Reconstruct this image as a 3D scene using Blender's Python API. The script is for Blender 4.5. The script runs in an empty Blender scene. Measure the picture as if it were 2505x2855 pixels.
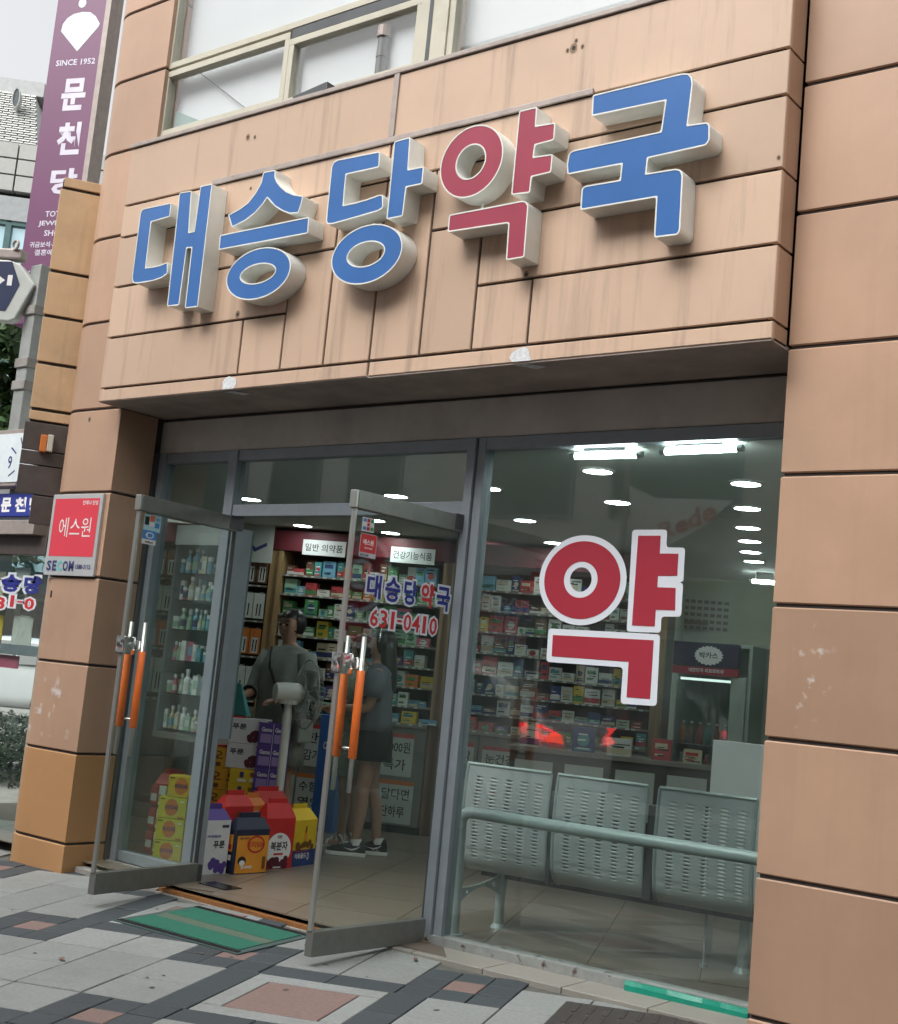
import bpy, bmesh, math, random
from mathutils import Vector, Matrix
import numpy as np
R=math.radians
random.seed(7)
sc=bpy.context.scene
COL=sc.collection

# ---------------------------------------------------------------- camera, world, sun, exposure
CAM=Vector((7.4079,-5.5384,1.5190)); YAW,PITCH,ROLL=-0.6723,0.1307,0.0948
FPX,PW,PH=3621.0,2505.0,2855.0
FWD=Vector((math.sin(YAW)*math.cos(PITCH),math.cos(YAW)*math.cos(PITCH),math.sin(PITCH)))
_r=Vector((math.cos(YAW),-math.sin(YAW),0)); _u=_r.cross(FWD)
RGT=_r*math.cos(ROLL)+_u*math.sin(ROLL); UPV=-_r*math.sin(ROLL)+_u*math.cos(ROLL)
FWD=Vector((-0.61705572,0.77606101,0.13027486)); RGT=Vector((0.7868951,0.60982486,0.09439144)); UPV=Vector((0.00619133,-0.16075743,0.98697453))
cd=bpy.data.cameras.new('camera'); cam=bpy.data.objects.new('camera',cd); COL.objects.link(cam)
cam.matrix_world=Matrix(((RGT.x,UPV.x,-FWD.x,CAM.x),(RGT.y,UPV.y,-FWD.y,CAM.y),(RGT.z,UPV.z,-FWD.z,CAM.z),(0,0,0,1)))
cd.sensor_fit='HORIZONTAL'; cd.angle=2*math.atan(PW/2/FPX); cd.clip_end=500; cd.clip_start=0.05
sc.camera=cam
SUNV=Vector((-0.14,-0.70,0.85)).normalized()
W=bpy.data.worlds.new('World'); sc.world=W; W.use_nodes=True
nt=W.node_tree; bg=nt.nodes['Background']
sky=nt.nodes.new('ShaderNodeTexSky'); sky.sky_type='NISHITA'; sky.sun_disc=False
sky.sun_elevation=math.asin(SUNV.z); sky.sun_rotation=math.atan2(SUNV.x,SUNV.y); sky.air_density=1.6; sky.dust_density=7.0
hs=nt.nodes.new('ShaderNodeHueSaturation'); hs.inputs['Saturation'].default_value=0.12
nt.links.new(sky.outputs[0],hs.inputs['Color']); nt.links.new(hs.outputs[0],bg.inputs[0]); bg.inputs[1].default_value=0.15
sl=bpy.data.lights.new('sun','SUN'); sl.energy=0.5; sl.angle=R(50); sl.color=(1,0.96,0.9)
so=bpy.data.objects.new('sun',sl); COL.objects.link(so); so.rotation_euler=SUNV.to_track_quat('Z','Y').to_euler(); so.location=(0,-10,20)
sc.view_settings.view_transform='Standard'; sc.view_settings.look='None'; sc.view_settings.gamma=1.0
sc.view_settings.use_curve_mapping=False; sc.view_settings.exposure=0.86
sc.render.engine='CYCLES'
sc.cycles.max_bounces=8; sc.cycles.transparent_max_bounces=24; sc.cycles.glossy_bounces=4; sc.cycles.diffuse_bounces=4
sc.cycles.caustics_reflective=False; sc.cycles.caustics_refractive=False; sc.cycles.sample_clamp_indirect=4.0
sc.cycles.use_denoising=True

# ---------------------------------------------------------------- measuring helpers (survey of the photo: pixel -> point on a known real plane)
def ray(x,y): return FWD+RGT*((x-PW/2)/FPX)-UPV*((y-PH/2)/FPX)
def at(x,y,ax,v):
    d=ray(x,y); return CAM+d*((v-CAM[ax])/d[ax])
class VP:                                     # a vertical plane through P running in direction ang (degrees from +X)
    def __init__(s,P,ang):
        s.P=Vector((P[0],P[1],0)); s.d=Vector((math.cos(R(ang)),math.sin(R(ang)),0)); s.n=Vector((s.d.y,-s.d.x,0))
    def at(s,x,y):
        d=ray(x,y); return CAM+d*(s.n.dot(s.P-CAM)/s.n.dot(d))
    def off(s,k): 
        q=VP((0,0),0); q.P=s.P+s.n*k; q.d=s.d; q.n=s.n; return q
GA,GB,GC,GTH=0.0142,0.0511,0.0200,0.3284      # pavement plane and paving direction
def gz(x,y): return GA*x+GB*y+GC
def uvw(u,v,h=0.0):
    x=u*math.cos(GTH)-v*math.sin(GTH); y=u*math.sin(GTH)+v*math.cos(GTH); return Vector((x,y,gz(x,y)+h))

# ---------------------------------------------------------------- mesh helpers
class MB:
    def __init__(s): s.v=[]; s.f=[]; s.m=[]; s.T=None
    def _av(s,p):
        p=Vector(p)
        if s.T is not None: p=s.T@p
        s.v.append(p); return len(s.v)-1
    def face(s,pts,mi=0):
        s.f.append([s._av(p) for p in pts]); s.m.append(mi); return s
    def poly(s,vs,fs,mi=0):
        b=len(s.v)
        for p in vs: s._av(p)
        for f in fs: s.f.append([b+i for i in f]); s.m.append(mi)
        return s
    def box(s,a,b,mi=0,ch=0.0):
        x0,y0,z0=a; x1,y1,z1=b
        if ch<=0:
            s.poly([(x0,y0,z0),(x1,y0,z0),(x1,y1,z0),(x0,y1,z0),(x0,y0,z1),(x1,y0,z1),(x1,y1,z1),(x0,y1,z1)],
               [(0,3,2,1),(4,5,6,7),(0,1,5,4),(1,2,6,5),(2,3,7,6),(3,0,4,7)],mi)
        else:
            bm=bmesh.new(); bmesh.ops.create_cube(bm,size=1)
            for v in bm.verts: v.co=Vector(((x0+x1)/2+v.co.x*(x1-x0),(y0+y1)/2+v.co.y*(y1-y0),(z0+z1)/2+v.co.z*(z1-z0)))
            bmesh.ops.bevel(bm,geom=bm.edges[:]+bm.verts[:],offset=ch,segments=2,affect='EDGES',profile=0.6)
            s.bm(bm,mi)
        return s
    def bm(s,bm,mi=0):
        bm.verts.index_update(); s.poly([v.co.copy() for v in bm.verts],[[v.index for v in f.verts] for f in bm.faces],mi); bm.free(); return s
    def prism(s,pts,ext,mi=0,mcap=None):      # pts: 3D loop; ext: vector
        n=len(pts); e=Vector(ext); P=[Vector(p) for p in pts]
        b=len(s.v)
        for p in P: s._av(p)
        for p in P: s._av(p+e)
        for i in range(n):
            j=(i+1)%n; s.f.append([b+i,b+j,b+n+j,b+n+i]); s.m.append(mi)
        mc=mi if mcap is None else mcap
        s.f.append([b+i for i in range(n)][::-1]); s.m.append(mc); s.f.append([b+n+i for i in range(n)]); s.m.append(mc)
        return s
    def tube(s,path,r,n=10,mi=0,cap=True):
        path=[Vector(p) for p in path]; rs=r if isinstance(r,(list,tuple)) else [r]*len(path)
        b=len(s.v); prev=None
        for i,p in enumerate(path):
            t=(path[min(i+1,len(path)-1)]-path[max(i-1,0)]).normalized()
            if prev is None:
                a=Vector((0,0,1)) if abs(t.z)<.9 else Vector((1,0,0)); x=a.cross(t).normalized()
            else: x=(prev-t*prev.dot(t)).normalized()
            prev=x; y=t.cross(x)
            for k in range(n):
                an=2*math.pi*k/n; s._av(p+(x*math.cos(an)+y*math.sin(an))*rs[i])
        for i in range(len(path)-1):
            for k in range(n):
                k2=(k+1)%n; s.f.append([b+i*n+k,b+i*n+k2,b+(i+1)*n+k2,b+(i+1)*n+k]); s.m.append(mi)
        if cap:
            s.f.append([b+k for k in range(n)][::-1]); s.m.append(mi); e=b+(len(path)-1)*n; s.f.append([e+k for k in range(n)]); s.m.append(mi)
        return s
    def loft(s,rings,mi=0,cap=True):
        n=len(rings[0]); b=len(s.v)
        for rg in rings:
            for p in rg: s._av(p)
        for i in range(len(rings)-1):
            for k in range(n):
                k2=(k+1)%n; s.f.append([b+i*n+k,b+i*n+k2,b+(i+1)*n+k2,b+(i+1)*n+k]); s.m.append(mi)
        if cap:
            s.f.append([b+k for k in range(n)][::-1]); s.m.append(mi); e=b+(len(rings)-1)*n; s.f.append([e+k for k in range(n)]); s.m.append(mi)
        return s
    def sphere(s,c,r,mi=0,n=10,sc_=(1,1,1)):
        bm=bmesh.new(); bmesh.ops.create_uvsphere(bm,u_segments=n,v_segments=max(6,n*2//3),radius=r)
        for v in bm.verts: v.co=Vector(c)+Vector((v.co.x*sc_[0],v.co.y*sc_[1],v.co.z*sc_[2]))
        return s.bm(bm,mi)
    def build(s,name,mats,parent=None,smooth=False,label=None,cat=None,group=None,kind=None,local=False,bevel=0):
        me=bpy.data.meshes.new(name); o0=Vector((0,0,0))
        if parent is not None and not local: o0=ORG.get(parent.name,Vector((0,0,0)))
        me.from_pydata([tuple(p-o0) for p in s.v],[],s.f)
        if not isinstance(mats,(list,tuple)): mats=[mats]
        for m in mats: me.materials.append(m)
        me.polygons.foreach_set('material_index',s.m)
        if smooth: me.shade_smooth() if hasattr(me,'shade_smooth') else None
        me.validate(); me.update()
        o=bpy.data.objects.new(name,me); COL.objects.link(o)
        if parent is not None: o.parent=parent
        ORG[o.name]=o0
        if bevel:
            bv=o.modifiers.new('bevel','BEVEL'); bv.width=bevel; bv.segments=2; bv.limit_method='ANGLE'
        return tag(o,label,cat,group,kind)
ORG={}
def tag(o,label=None,cat=None,group=None,kind=None):
    if label: o['label']=label
    if cat: o['category']=cat
    if group: o['group']=group
    if kind: o['kind']=kind
    return o
def thing(name,label,cat,loc=(0,0,0),group=None,rotz=0):
    o=bpy.data.objects.new(name,None); COL.objects.link(o); o.location=loc; o.rotation_euler=(0,0,rotz); o.empty_display_size=.1
    ORG[o.name]=Vector(loc); return tag(o,label,cat,group)
def copy_tree(o,parent=None):
    c=o.copy(); COL.objects.link(c)
    if parent is not None: c.parent=parent; c.matrix_parent_inverse=Matrix()
    ORG[c.name]=ORG.get(o.name,Vector((0,0,0)))
    for ch in list(o.children): copy_tree(ch,c)
    return c
def autosmooth(o,ang=40):
    for p in o.data.polygons: p.use_smooth=True
    try: o.data.set_sharp_from_angle(angle=R(ang))
    except Exception: pass
    return o
def frame(o,x,y,z):
    x,y,z=Vector(x),Vector(y),Vector(z); o=Vector(o)
    return Matrix(((x.x,y.x,z.x,o.x),(x.y,y.y,z.y,o.y),(x.z,y.z,z.z,o.z),(0,0,0,1)))

# ---------------------------------------------------------------- materials
def pmat(name,col,rough=.6,metal=0.0,var=.12,scale=5.0,bump=0.0,bscale=60.0,streak=0.0,emit=0.0,ecol=None,spec=.5,objvar=0.0,specks=None,coat=0.0,stretch=None,grime=0.0):
    m=bpy.data.materials.new(name); m.use_nodes=True; nt=m.node_tree; N=nt.nodes; L=nt.links; b=N['Principled BSDF']
    b.inputs['Roughness'].default_value=rough; b.inputs['Metallic'].default_value=metal
    b.inputs['Specular IOR Level'].default_value=spec; b.inputs['Coat Weight'].default_value=coat
    geo=N.new('ShaderNodeNewGeometry'); pos=geo.outputs['Position']
    if stretch:
        mp=N.new('ShaderNodeVectorMath'); mp.operation='MULTIPLY'; mp.inputs[1].default_value=stretch; L.new(pos,mp.inputs[0]); npos=mp.outputs[0]
    else: npos=pos
    no=N.new('ShaderNodeTexNoise'); no.inputs['Scale'].default_value=scale; no.inputs['Detail'].default_value=6; no.inputs['Roughness'].default_value=.6; L.new(npos,no.inputs['Vector'])
    mr=N.new('ShaderNodeMapRange'); mr.inputs['From Min'].default_value=.25; mr.inputs['From Max'].default_value=.75
    mr.inputs['To Min'].default_value=1-var; mr.inputs['To Max'].default_value=1+var; L.new(no.outputs[0],mr.inputs['Value'])
    fac=mr.outputs[0]
    def mul(a,bv):
        x=N.new('ShaderNodeMath'); x.operation='MULTIPLY'; L.new(a,x.inputs[0])
        if isinstance(bv,float): x.inputs[1].default_value=bv
        else: L.new(bv,x.inputs[1])
        return x.outputs[0]
    if objvar:
        oi=N.new('ShaderNodeObjectInfo'); m2=N.new('ShaderNodeMapRange'); m2.inputs['To Min'].default_value=1-objvar; m2.inputs['To Max'].default_value=1+objvar
        L.new(oi.outputs['Random'],m2.inputs['Value']); fac=mul(fac,m2.outputs[0])
    vm=N.new('ShaderNodeVectorMath'); vm.operation='SCALE'; vm.inputs[0].default_value=col[:3]; L.new(fac,vm.inputs['Scale']); c=vm.outputs[0]
    if streak:
        mp=N.new('ShaderNodeVectorMath'); mp.operation='MULTIPLY'; mp.inputs[1].default_value=(9,9,.55); L.new(pos,mp.inputs[0])
        n2=N.new('ShaderNodeTexNoise'); n2.inputs['Scale'].default_value=1.0; n2.inputs['Detail'].default_value=5; n2.inputs['Roughness'].default_value=.65; L.new(mp.outputs[0],n2.inputs['Vector'])
        r2=N.new('ShaderNodeMapRange'); r2.inputs['From Min'].default_value=.53; r2.inputs['From Max'].default_value=.8; r2.inputs['To Max'].default_value=streak; L.new(n2.outputs[0],r2.inputs['Value'])
        mx=N.new('ShaderNodeMix'); mx.data_type='RGBA'; L.new(r2.outputs[0],mx.inputs['Factor']); L.new(c,mx.inputs['A']); mx.inputs['B'].default_value=(.09,.075,.065,1); c=mx.outputs['Result']
    if grime:
        n4=N.new('ShaderNodeTexNoise'); n4.inputs['Scale'].default_value=1.3; n4.inputs['Detail'].default_value=7; n4.inputs['Roughness'].default_value=.7; L.new(pos,n4.inputs['Vector'])
        r4=N.new('ShaderNodeMapRange'); r4.inputs['From Min'].default_value=.48; r4.inputs['From Max'].default_value=.75; r4.inputs['To Max'].default_value=grime; L.new(n4.outputs[0],r4.inputs['Value'])
        mx=N.new('ShaderNodeMix'); mx.data_type='RGBA'; L.new(r4.outputs[0],mx.inputs['Factor']); L.new(c,mx.inputs['A']); mx.inputs['B'].default_value=(.10,.085,.07,1); c=mx.outputs['Result']
    if specks:                                # (colour, scale, threshold, z0, z1, x0, x1): torn paper and paint left on the surface
        for (sc_c,sc_s,sc_t,z0,z1,x0,x1) in specks:
            n3=N.new('ShaderNodeTexNoise'); n3.inputs['Scale'].default_value=sc_s; n3.inputs['Detail'].default_value=4; L.new(pos,n3.inputs['Vector'])
            g=N.new('ShaderNodeMapRange'); g.inputs['From Min'].default_value=sc_t; g.inputs['From Max'].default_value=sc_t+.09; L.new(n3.outputs[0],g.inputs['Value'])
            sx=N.new('ShaderNodeSeparateXYZ'); L.new(pos,sx.inputs[0]); f=g.outputs[0]
            for out,lo,hi in (('Z',z0,z1),('X',x0,x1)):
                a=N.new('ShaderNodeMapRange'); a.interpolation_type='SMOOTHSTEP'; a.inputs['From Min'].default_value=lo; a.inputs['From Max'].default_value=lo+.15; L.new(sx.outputs[out],a.inputs['Value']); f=mul(f,a.outputs[0])
                a=N.new('ShaderNodeMapRange'); a.interpolation_type='SMOOTHSTEP'; a.inputs['From Min'].default_value=hi; a.inputs['From Max'].default_value=hi-.15; L.new(sx.outputs[out],a.inputs['Value']); f=mul(f,a.outputs[0])
            mx=N.new('ShaderNodeMix'); mx.data_type='RGBA'; L.new(f,mx.inputs['Factor']); L.new(c,mx.inputs['A']); mx.inputs['B'].default_value=(*sc_c,1); c=mx.outputs['Result']
    L.new(c,b.inputs['Base Color'])
    if bump:
        n3=N.new('ShaderNodeTexNoise'); n3.inputs['Scale'].default_value=bscale; n3.inputs['Detail'].default_value=4; L.new(pos,n3.inputs['Vector'])
        bp=N.new('ShaderNodeBump'); bp.inputs['Strength'].default_value=bump; bp.inputs['Distance'].default_value=.004; L.new(n3.outputs[0],bp.inputs['Height']); L.new(bp.outputs[0],b.inputs['Normal'])
    if emit:
        b.inputs['Emission Color'].default_value=(*(ecol or col)[:3],1); b.inputs['Emission Strength'].default_value=emit
    return m
def glass(name,tint=(.86,.93,.90),ior=1.5,bump=0.0,haze=0.0):
    m=bpy.data.materials.new(name); m.use_nodes=True; nt=m.node_tree; N=nt.nodes; L=nt.links; N.clear()
    out=N.new('ShaderNodeOutputMaterial'); tr=N.new('ShaderNodeBsdfTransparent'); tr.inputs[0].default_value=(*tint,1)
    gl=N.new('ShaderNodeBsdfGlossy'); gl.inputs['Roughness'].default_value=.012
    fr=N.new('ShaderNodeFresnel'); geo=N.new('ShaderNodeNewGeometry'); mi=N.new('ShaderNodeMix'); mi.inputs['A'].default_value=ior; mi.inputs['B'].default_value=1/ior
    L.new(geo.outputs['Backfacing'],mi.inputs['Factor']); L.new(mi.outputs['Result'],fr.inputs['IOR'])
    if bump:
        no=N.new('ShaderNodeTexNoise'); no.inputs['Scale'].default_value=1.2; no.inputs['Detail'].default_value=1; L.new(geo.outputs['Position'],no.inputs['Vector'])
        bp=N.new('ShaderNodeBump'); bp.inputs['Strength'].default_value=bump; bp.inputs['Distance'].default_value=.02; L.new(no.outputs[0],bp.inputs['Height']); L.new(bp.outputs[0],gl.inputs['Normal'])
    mx=N.new('ShaderNodeMixShader'); L.new(fr.outputs[0],mx.inputs[0]); L.new(tr.outputs[0],mx.inputs[1]); L.new(gl.outputs[0],mx.inputs[2])
    res=mx.outputs[0]
    if haze:  # teal-grey diffuse veil painted into the glass as haze, lifts the dark interior
        df=N.new('ShaderNodeBsdfDiffuse'); df.inputs[0].default_value=(.46,.55,.54,1); n2=N.new('ShaderNodeTexNoise'); n2.inputs['Scale'].default_value=3; n2.inputs['Detail'].default_value=6; L.new(geo.outputs['Position'],n2.inputs['Vector'])
        r2=N.new('ShaderNodeMapRange'); r2.inputs['From Min'].default_value=.3; r2.inputs['From Max'].default_value=.8; r2.inputs['To Max'].default_value=haze; L.new(n2.outputs[0],r2.inputs['Value'])
        m2=N.new('ShaderNodeMixShader'); L.new(r2.outputs[0],m2.inputs[0]); L.new(res,m2.inputs[1]); L.new(df.outputs[0],m2.inputs[2]); res=m2.outputs[0]
    L.new(res,out.inputs[0]); return m

M={}
PEELL=((.60,.55,.52),8.0,.585,.82,1.36,-.80,-.05)
PEELR=((.64,.60,.57),13.0,.60,1.38,2.0,4.98,5.26)
M['panel']=pmat('tan_panel',(.445,.285,.195),.42,var=.11,scale=1.6,bump=.10,bscale=260,streak=.10,objvar=.11,grime=.09,specks=[PEELL,PEELR])
M['panelL']=pmat('lower_orange_panel',(.44,.24,.105),.55,var=.08,scale=2.5,bump=.12,bscale=260,objvar=.03,grime=.15)
M['panelF']=pmat('fascia_panel',(.57,.405,.295),.45,var=.11,scale=1.3,bump=.10,bscale=260,streak=.50,objvar=.12,grime=.20)
M['core']=pmat('joint_backing',(.045,.04,.037),.9,var=.3)
M['soffit']=pmat('soffit_board',(.36,.30,.265),.8,var=.3,scale=3,bump=.2,bscale=80,grime=.5)
M['header']=pmat('header_cladding',(.64,.63,.585),.6,var=.12,scale=3,grime=.35,bump=.1)
M['alu']=pmat('grey_blue_aluminium',(.29,.33,.37),.42,metal=.25,var=.08,scale=8,grime=.12)
M['alud']=pmat('dark_aluminium',(.07,.075,.08),.45,metal=.3,var=.2)
M['steel']=pmat('brushed_steel',(.52,.53,.50),.34,metal=.85,var=.08,scale=30,stretch=(1,1,.05))
M['rail']=pmat('dull_door_rail',(.23,.235,.22),.42,metal=.6,var=.12,scale=18,grime=.15)
M['chrome']=pmat('chrome',(.75,.76,.76),.12,metal=1.0,var=.03)
M['grip']=pmat('orange_grip',(.80,.17,.025),.48,var=.08,scale=20)
M['glass']=glass('window_glass',tint=(.90,.945,.935),ior=1.8,bump=.04,haze=.045)
M['glassu']=glass('upstairs_glass',tint=(.97,.98,.98),bump=.008)
M['glassd']=glass('door_glass',tint=(.92,.96,.945),ior=1.55,haze=.02)
M['cream']=pmat('cream_window_frame',(.50,.48,.39),.5,var=.08,grime=.3)
M['blind']=pmat('white_roller_blind',(.62,.64,.66),.8,var=.03,scale=2)
M['white']=pmat('white_paint',(.78,.78,.77),.5,var=.04)
M['trim']=pmat('weathered_metal_trim',(.36,.31,.285),.5,metal=.15,var=.15,scale=14,streak=.2)
M['lshell']=pmat('letter_return_enamel',(.76,.78,.74),.45,var=.06,scale=7,streak=.14,grime=.12)
M['lblue']=pmat('blue_acrylic',(.045,.15,.41),.28,var=.09,scale=2.5,spec=.5,streak=.10)
M['lred']=pmat('faded_red_acrylic',(.345,.052,.088),.32,var=.10,scale=2.5,streak=.10)
M['sred']=pmat('red_vinyl',(.38,.030,.052),.4,var=.04)
M['swhite']=pmat('white_vinyl',(.72,.77,.84),.4,var=.03)
M['navy']=pmat('navy_vinyl',(.02,.03,.25),.4,var=.03)
M['sred2']=pmat('bright_red_vinyl',(.58,.03,.035),.4,var=.03)
M['black']=pmat('black_print',(.015,.015,.017),.5,var=.1)
M['gran']=pmat('pale_granite',(.235,.25,.245),.75,var=.16,scale=55,bump=.18,bscale=120,objvar=.10,grime=.34)
M['grand']=pmat('dark_granite',(.045,.055,.062),.7,var=.18,scale=55,bump=.15,bscale=120,objvar=.10,grime=.10)
M['granp']=pmat('pink_granite',(.20,.135,.12),.75,var=.18,scale=60,bump=.15,bscale=120,objvar=.05,grime=.12)
M['mortar']=pmat('paving_bed',(.10,.10,.09),.95,var=.3,scale=20)
M['asphalt']=pmat('asphalt',(.055,.055,.058),.9,var=.25,scale=30,bump=.3,bscale=150)
M['conc']=pmat('weathered_concrete',(.30,.29,.27),.85,var=.2,scale=10,bump=.3,bscale=70,grime=.5)
M['ledge']=pmat('beige_ledge_tile',(.26,.25,.22),.55,var=.06,scale=5,objvar=.05,grime=.25)
M['galv']=pmat('peeling_sill_metal',(.36,.38,.37),.5,metal=.4,var=.2,scale=16,specks=[((.10,.055,.04),14.0,.60,-1,1,2,6)])
M['gtape']=pmat('green_tape',(.008,.25,.17),.3,var=.15,scale=14,bump=.5,bscale=25)
M['mat']=pmat('green_door_mat',(.014,.125,.08),.85,var=.15,scale=60,bump=.5,bscale=300)
M['matw']=pmat('worn_mat_stripe',(.085,.125,.09),.9,var=.2,scale=50,bump=.5,bscale=300)
M['matr']=pmat('mat_rubber_edge',(.05,.085,.08),.7,var=.15)
M['wood']=pmat('honey_wood',(.33,.21,.10),.45,var=.2,scale=3,stretch=(8,8,.6))
M['floor']=pmat('shop_floor_tile',(.19,.155,.12),.28,var=.10,scale=4,objvar=.05,grime=.15)
M['ceil']=pmat('shop_ceiling',(.58,.62,.58),.8,var=.04)
M['wall']=pmat('shop_wall',(.42,.45,.39),.8,var=.06)
M['maroon']=pmat('maroon_valance',(.14,.022,.03),.5,var=.08)
M['lamp']=pmat('downlight_glow',(1,1,1),.5,emit=20.0,ecol=(.88,1,.98))
M['tube']=pmat('fluorescent_tube',(1,1,1),.5,emit=24.0,ecol=(.88,1,.98))
M['teal']=pmat('bench_enamel',(.44,.49,.49),.36,metal=.15,var=.06,scale=6)
M['tealr']=pmat('bench_tube_enamel',(.36,.43,.42),.32,metal=.15,var=.06,scale=6)
# ================================================================= GROUND
o=MB().face([(-250,-250,-.17),(250,-250,-.17),(250,250,-.17),(-250,250,-.17)]).build('street',M['asphalt'],kind='structure')
def gpt(x,y,h=0): return (x,y,gz(x,y)+h)
pav=MB()
pav.poly([gpt(-4.5,-3.0,-.012),gpt(12,-3.0,-.012),gpt(12,.6,-.012),gpt(-4.5,.6,-.012),gpt(-4.5,-3.0,-.4),gpt(12,-3.0,-.4),gpt(12,.6,-.4),gpt(-4.5,.6,-.4)],[(0,1,2,3),(0,4,5,1),(1,5,6,2),(3,2,6,7),(0,3,7,4)])
PAV=pav.build('pavement',M['mortar'],kind='structure')
o=MB().box((-90,.6,-.4),(-4.5,70,-.02)).box((-4.5,.6,-.4),(-2.6,70,-.02)).build('side_street_pavement',M['conc'],kind='structure')
# paving slabs, one object each, laid on the pavement
def project(p):
    d=Vector(p)-CAM; z=d.dot(FWD); return (PW/2+FPX*d.dot(RGT)/z,PH/2-FPX*d.dot(UPV)/z,z)
def slab(u0,v0,u1,v1,m):
    c=uvw((u0+u1)/2,(v0+v1)/2)
    if (c.y>.12 and c.x>-.95) or c.y>.72 or c.y<-2.9 or c.x<-4.4: return
    best=False
    for (u,v) in ((u0,v0),(u1,v0),(u1,v1),(u0,v1),((u0+u1)/2,(v0+v1)/2)):
        q=project(uvw(u,v))
        if -350<q[0]<PW+350 and 1500<q[1]<PH+260: best=True
    if not best: return
    g=.0035; h=random.uniform(-.0022,.0022); a,b,c2,d=u0+g,v0+g,u1-g,v1-g; e=.003
    mb=MB()
    P=[uvw(a,b,h-.02),uvw(c2,b,h-.02),uvw(c2,d,h-.02),uvw(a,d,h-.02),uvw(a,b,h-e),uvw(c2,b,h-e),uvw(c2,d,h-e),uvw(a,d,h-e),uvw(a+e,b+e,h),uvw(c2-e,b+e,h),uvw(c2-e,d-e,h),uvw(a+e,d-e,h)]
    mb.poly(P,[(0,1,5,4),(1,2,6,5),(2,3,7,6),(3,0,4,7),(4,5,9,8),(5,6,10,9),(6,7,11,10),(7,4,8,11),(8,9,10,11)])
    mb.build('paving_slab',M[m],PAV); NS[0]+=1
NS=[0]
PP=1.25; U0,V0=.785,-1.325; HD=.265; T3=HD*2/3
for i in range(-5,5):
    for j in range(-4,5):
        cu,cv=U0+i*PP,V0+j*PP
        for a in range(3):
            for b in range(3):
                slab(cu-HD+a*T3,cv-HD+b*T3,cu-HD+(a+1)*T3,cv-HD+(b+1)*T3,'granp' if a==1 and b==1 else 'grand')
        ku,kv=cu+PP/2,cv+PP/2
        if (i+j)%2==1-1:           # framed cell with a pink centre
            A=.53; B=.345; Cc=.235; g=PP/2-HD
            for s in (-1,1):
                y0,y1=sorted((s*B,s*A))
                slab(ku-g,kv+y0,ku,kv+y1,'grand'); slab(ku,kv+y0,ku+g,kv+y1,'grand')
                slab(ku+y0,kv-g,ku+y1,kv,'grand'); slab(ku+y0,kv,ku+y1,kv+g,'grand')
                y0,y1=sorted((s*Cc,s*B))
                slab(ku-B,kv+y0,ku+B,kv+y1,'gran'); slab(ku+y0,kv-Cc,ku+y1,kv+Cc,'gran')
            slab(ku-Cc,kv-Cc,ku+Cc,kv+Cc,'granp')
        else:
            g=PP/2-HD; E_=.72
            for sx in (-1,1):
                for sy in (-1,1):
                    def S(x0,y0,x1,y1):
                        xa,xb=sorted((sx*x0,sx*x1)); ya,yb=sorted((sy*y0,sy*y1)); slab(ku+xa,kv+ya,ku+xb,kv+yb,'gran')
                    S(0,0,g,g); S(g,0,E_,g); S(0,g,g,E_)
print('slabs',NS[0])

# ================================================================= PHARMACY BUILDING
BLD=thing('pharmacy_building','tan panel clad corner building with pharmacy shopfront and blue and red letter sign','building',(0,.4,0))
Z0=.21
ZJ=[-.4,Z0,.81,1.41,2.01,2.61,3.212,3.861,4.505,5.165,5.735,6.285,6.9,7.5]
def arc(cx,cy,r,a0,a1,n): return [(cx+r*math.cos(R(a0+(a1-a0)*k/n)),cy+r*math.sin(R(a0+(a1-a0)*k/n))) for k in range(n+1)]
def pillar_loop(ins):
    r=.30-ins
    P=[(0-ins,.33),(-ins,ins)]
    P=[(-ins,.33),(-ins,0+ins)]+[(x,y) for x,y in arc(-.495,.30,r,270,180,12)]+[(-.795+ins,.33)]
    return P
def chamfer_prism(mb,loop_fn,z0,z1,e=.006,mi=0):
    A=loop_fn(0); B=loop_fn(e)
    mb.loft([[(x,y,z0) for x,y in B],[(x,y,z0+e) for x,y in A],[(x,y,z1-e) for x,y in A],[(x,y,z1) for x,y in B]],mi)
JW=.0085
for k in range(len(ZJ)-1):
    mb=MB(); z0,z1=ZJ[k]+JW,ZJ[k+1]-JW
    chamfer_prism(mb,pillar_loop,z0,z1)
    autosmooth(mb.build('wall_panel',M['panelL'] if k<2 else M['panel'],BLD),30)
MB().prism([(x,y,-.4) for x,y in pillar_loop(.012)],(0,0,7.9)).build('panel_joint',M['core'],BLD)
XR=4.926
def pil_loop(x0,x1):
    return lambda e: [(x0+e,.33),(x0+e,e),(x1-e,e),(x1-e,.33)]
ZJR=[-.4,Z0,.81,1.41,2.01,2.61,3.212,3.861,4.505,5.165,5.735,6.285,6.9,7.5]
ZJR[7]=3.865; ZJR[8]=4.51
for k in range(len(ZJR)-1):
    mb=MB(); chamfer_prism(mb,pil_loop(XR,7.2),ZJR[k]+JW,ZJR[k+1]-JW); mb.build('wall_panel',M['panel'],BLD)
    mb=MB(); chamfer_prism(mb,pil_loop(7.217,9.6),ZJR[k]+JW,ZJR[k+1]-JW); mb.build('wall_panel',M['panel'],BLD)
MB().prism([(x,y,-.4) for x,y in pil_loop(XR,9.6)(.012)],(0,0,7.9)).build('panel_joint',M['core'],BLD)
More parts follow.
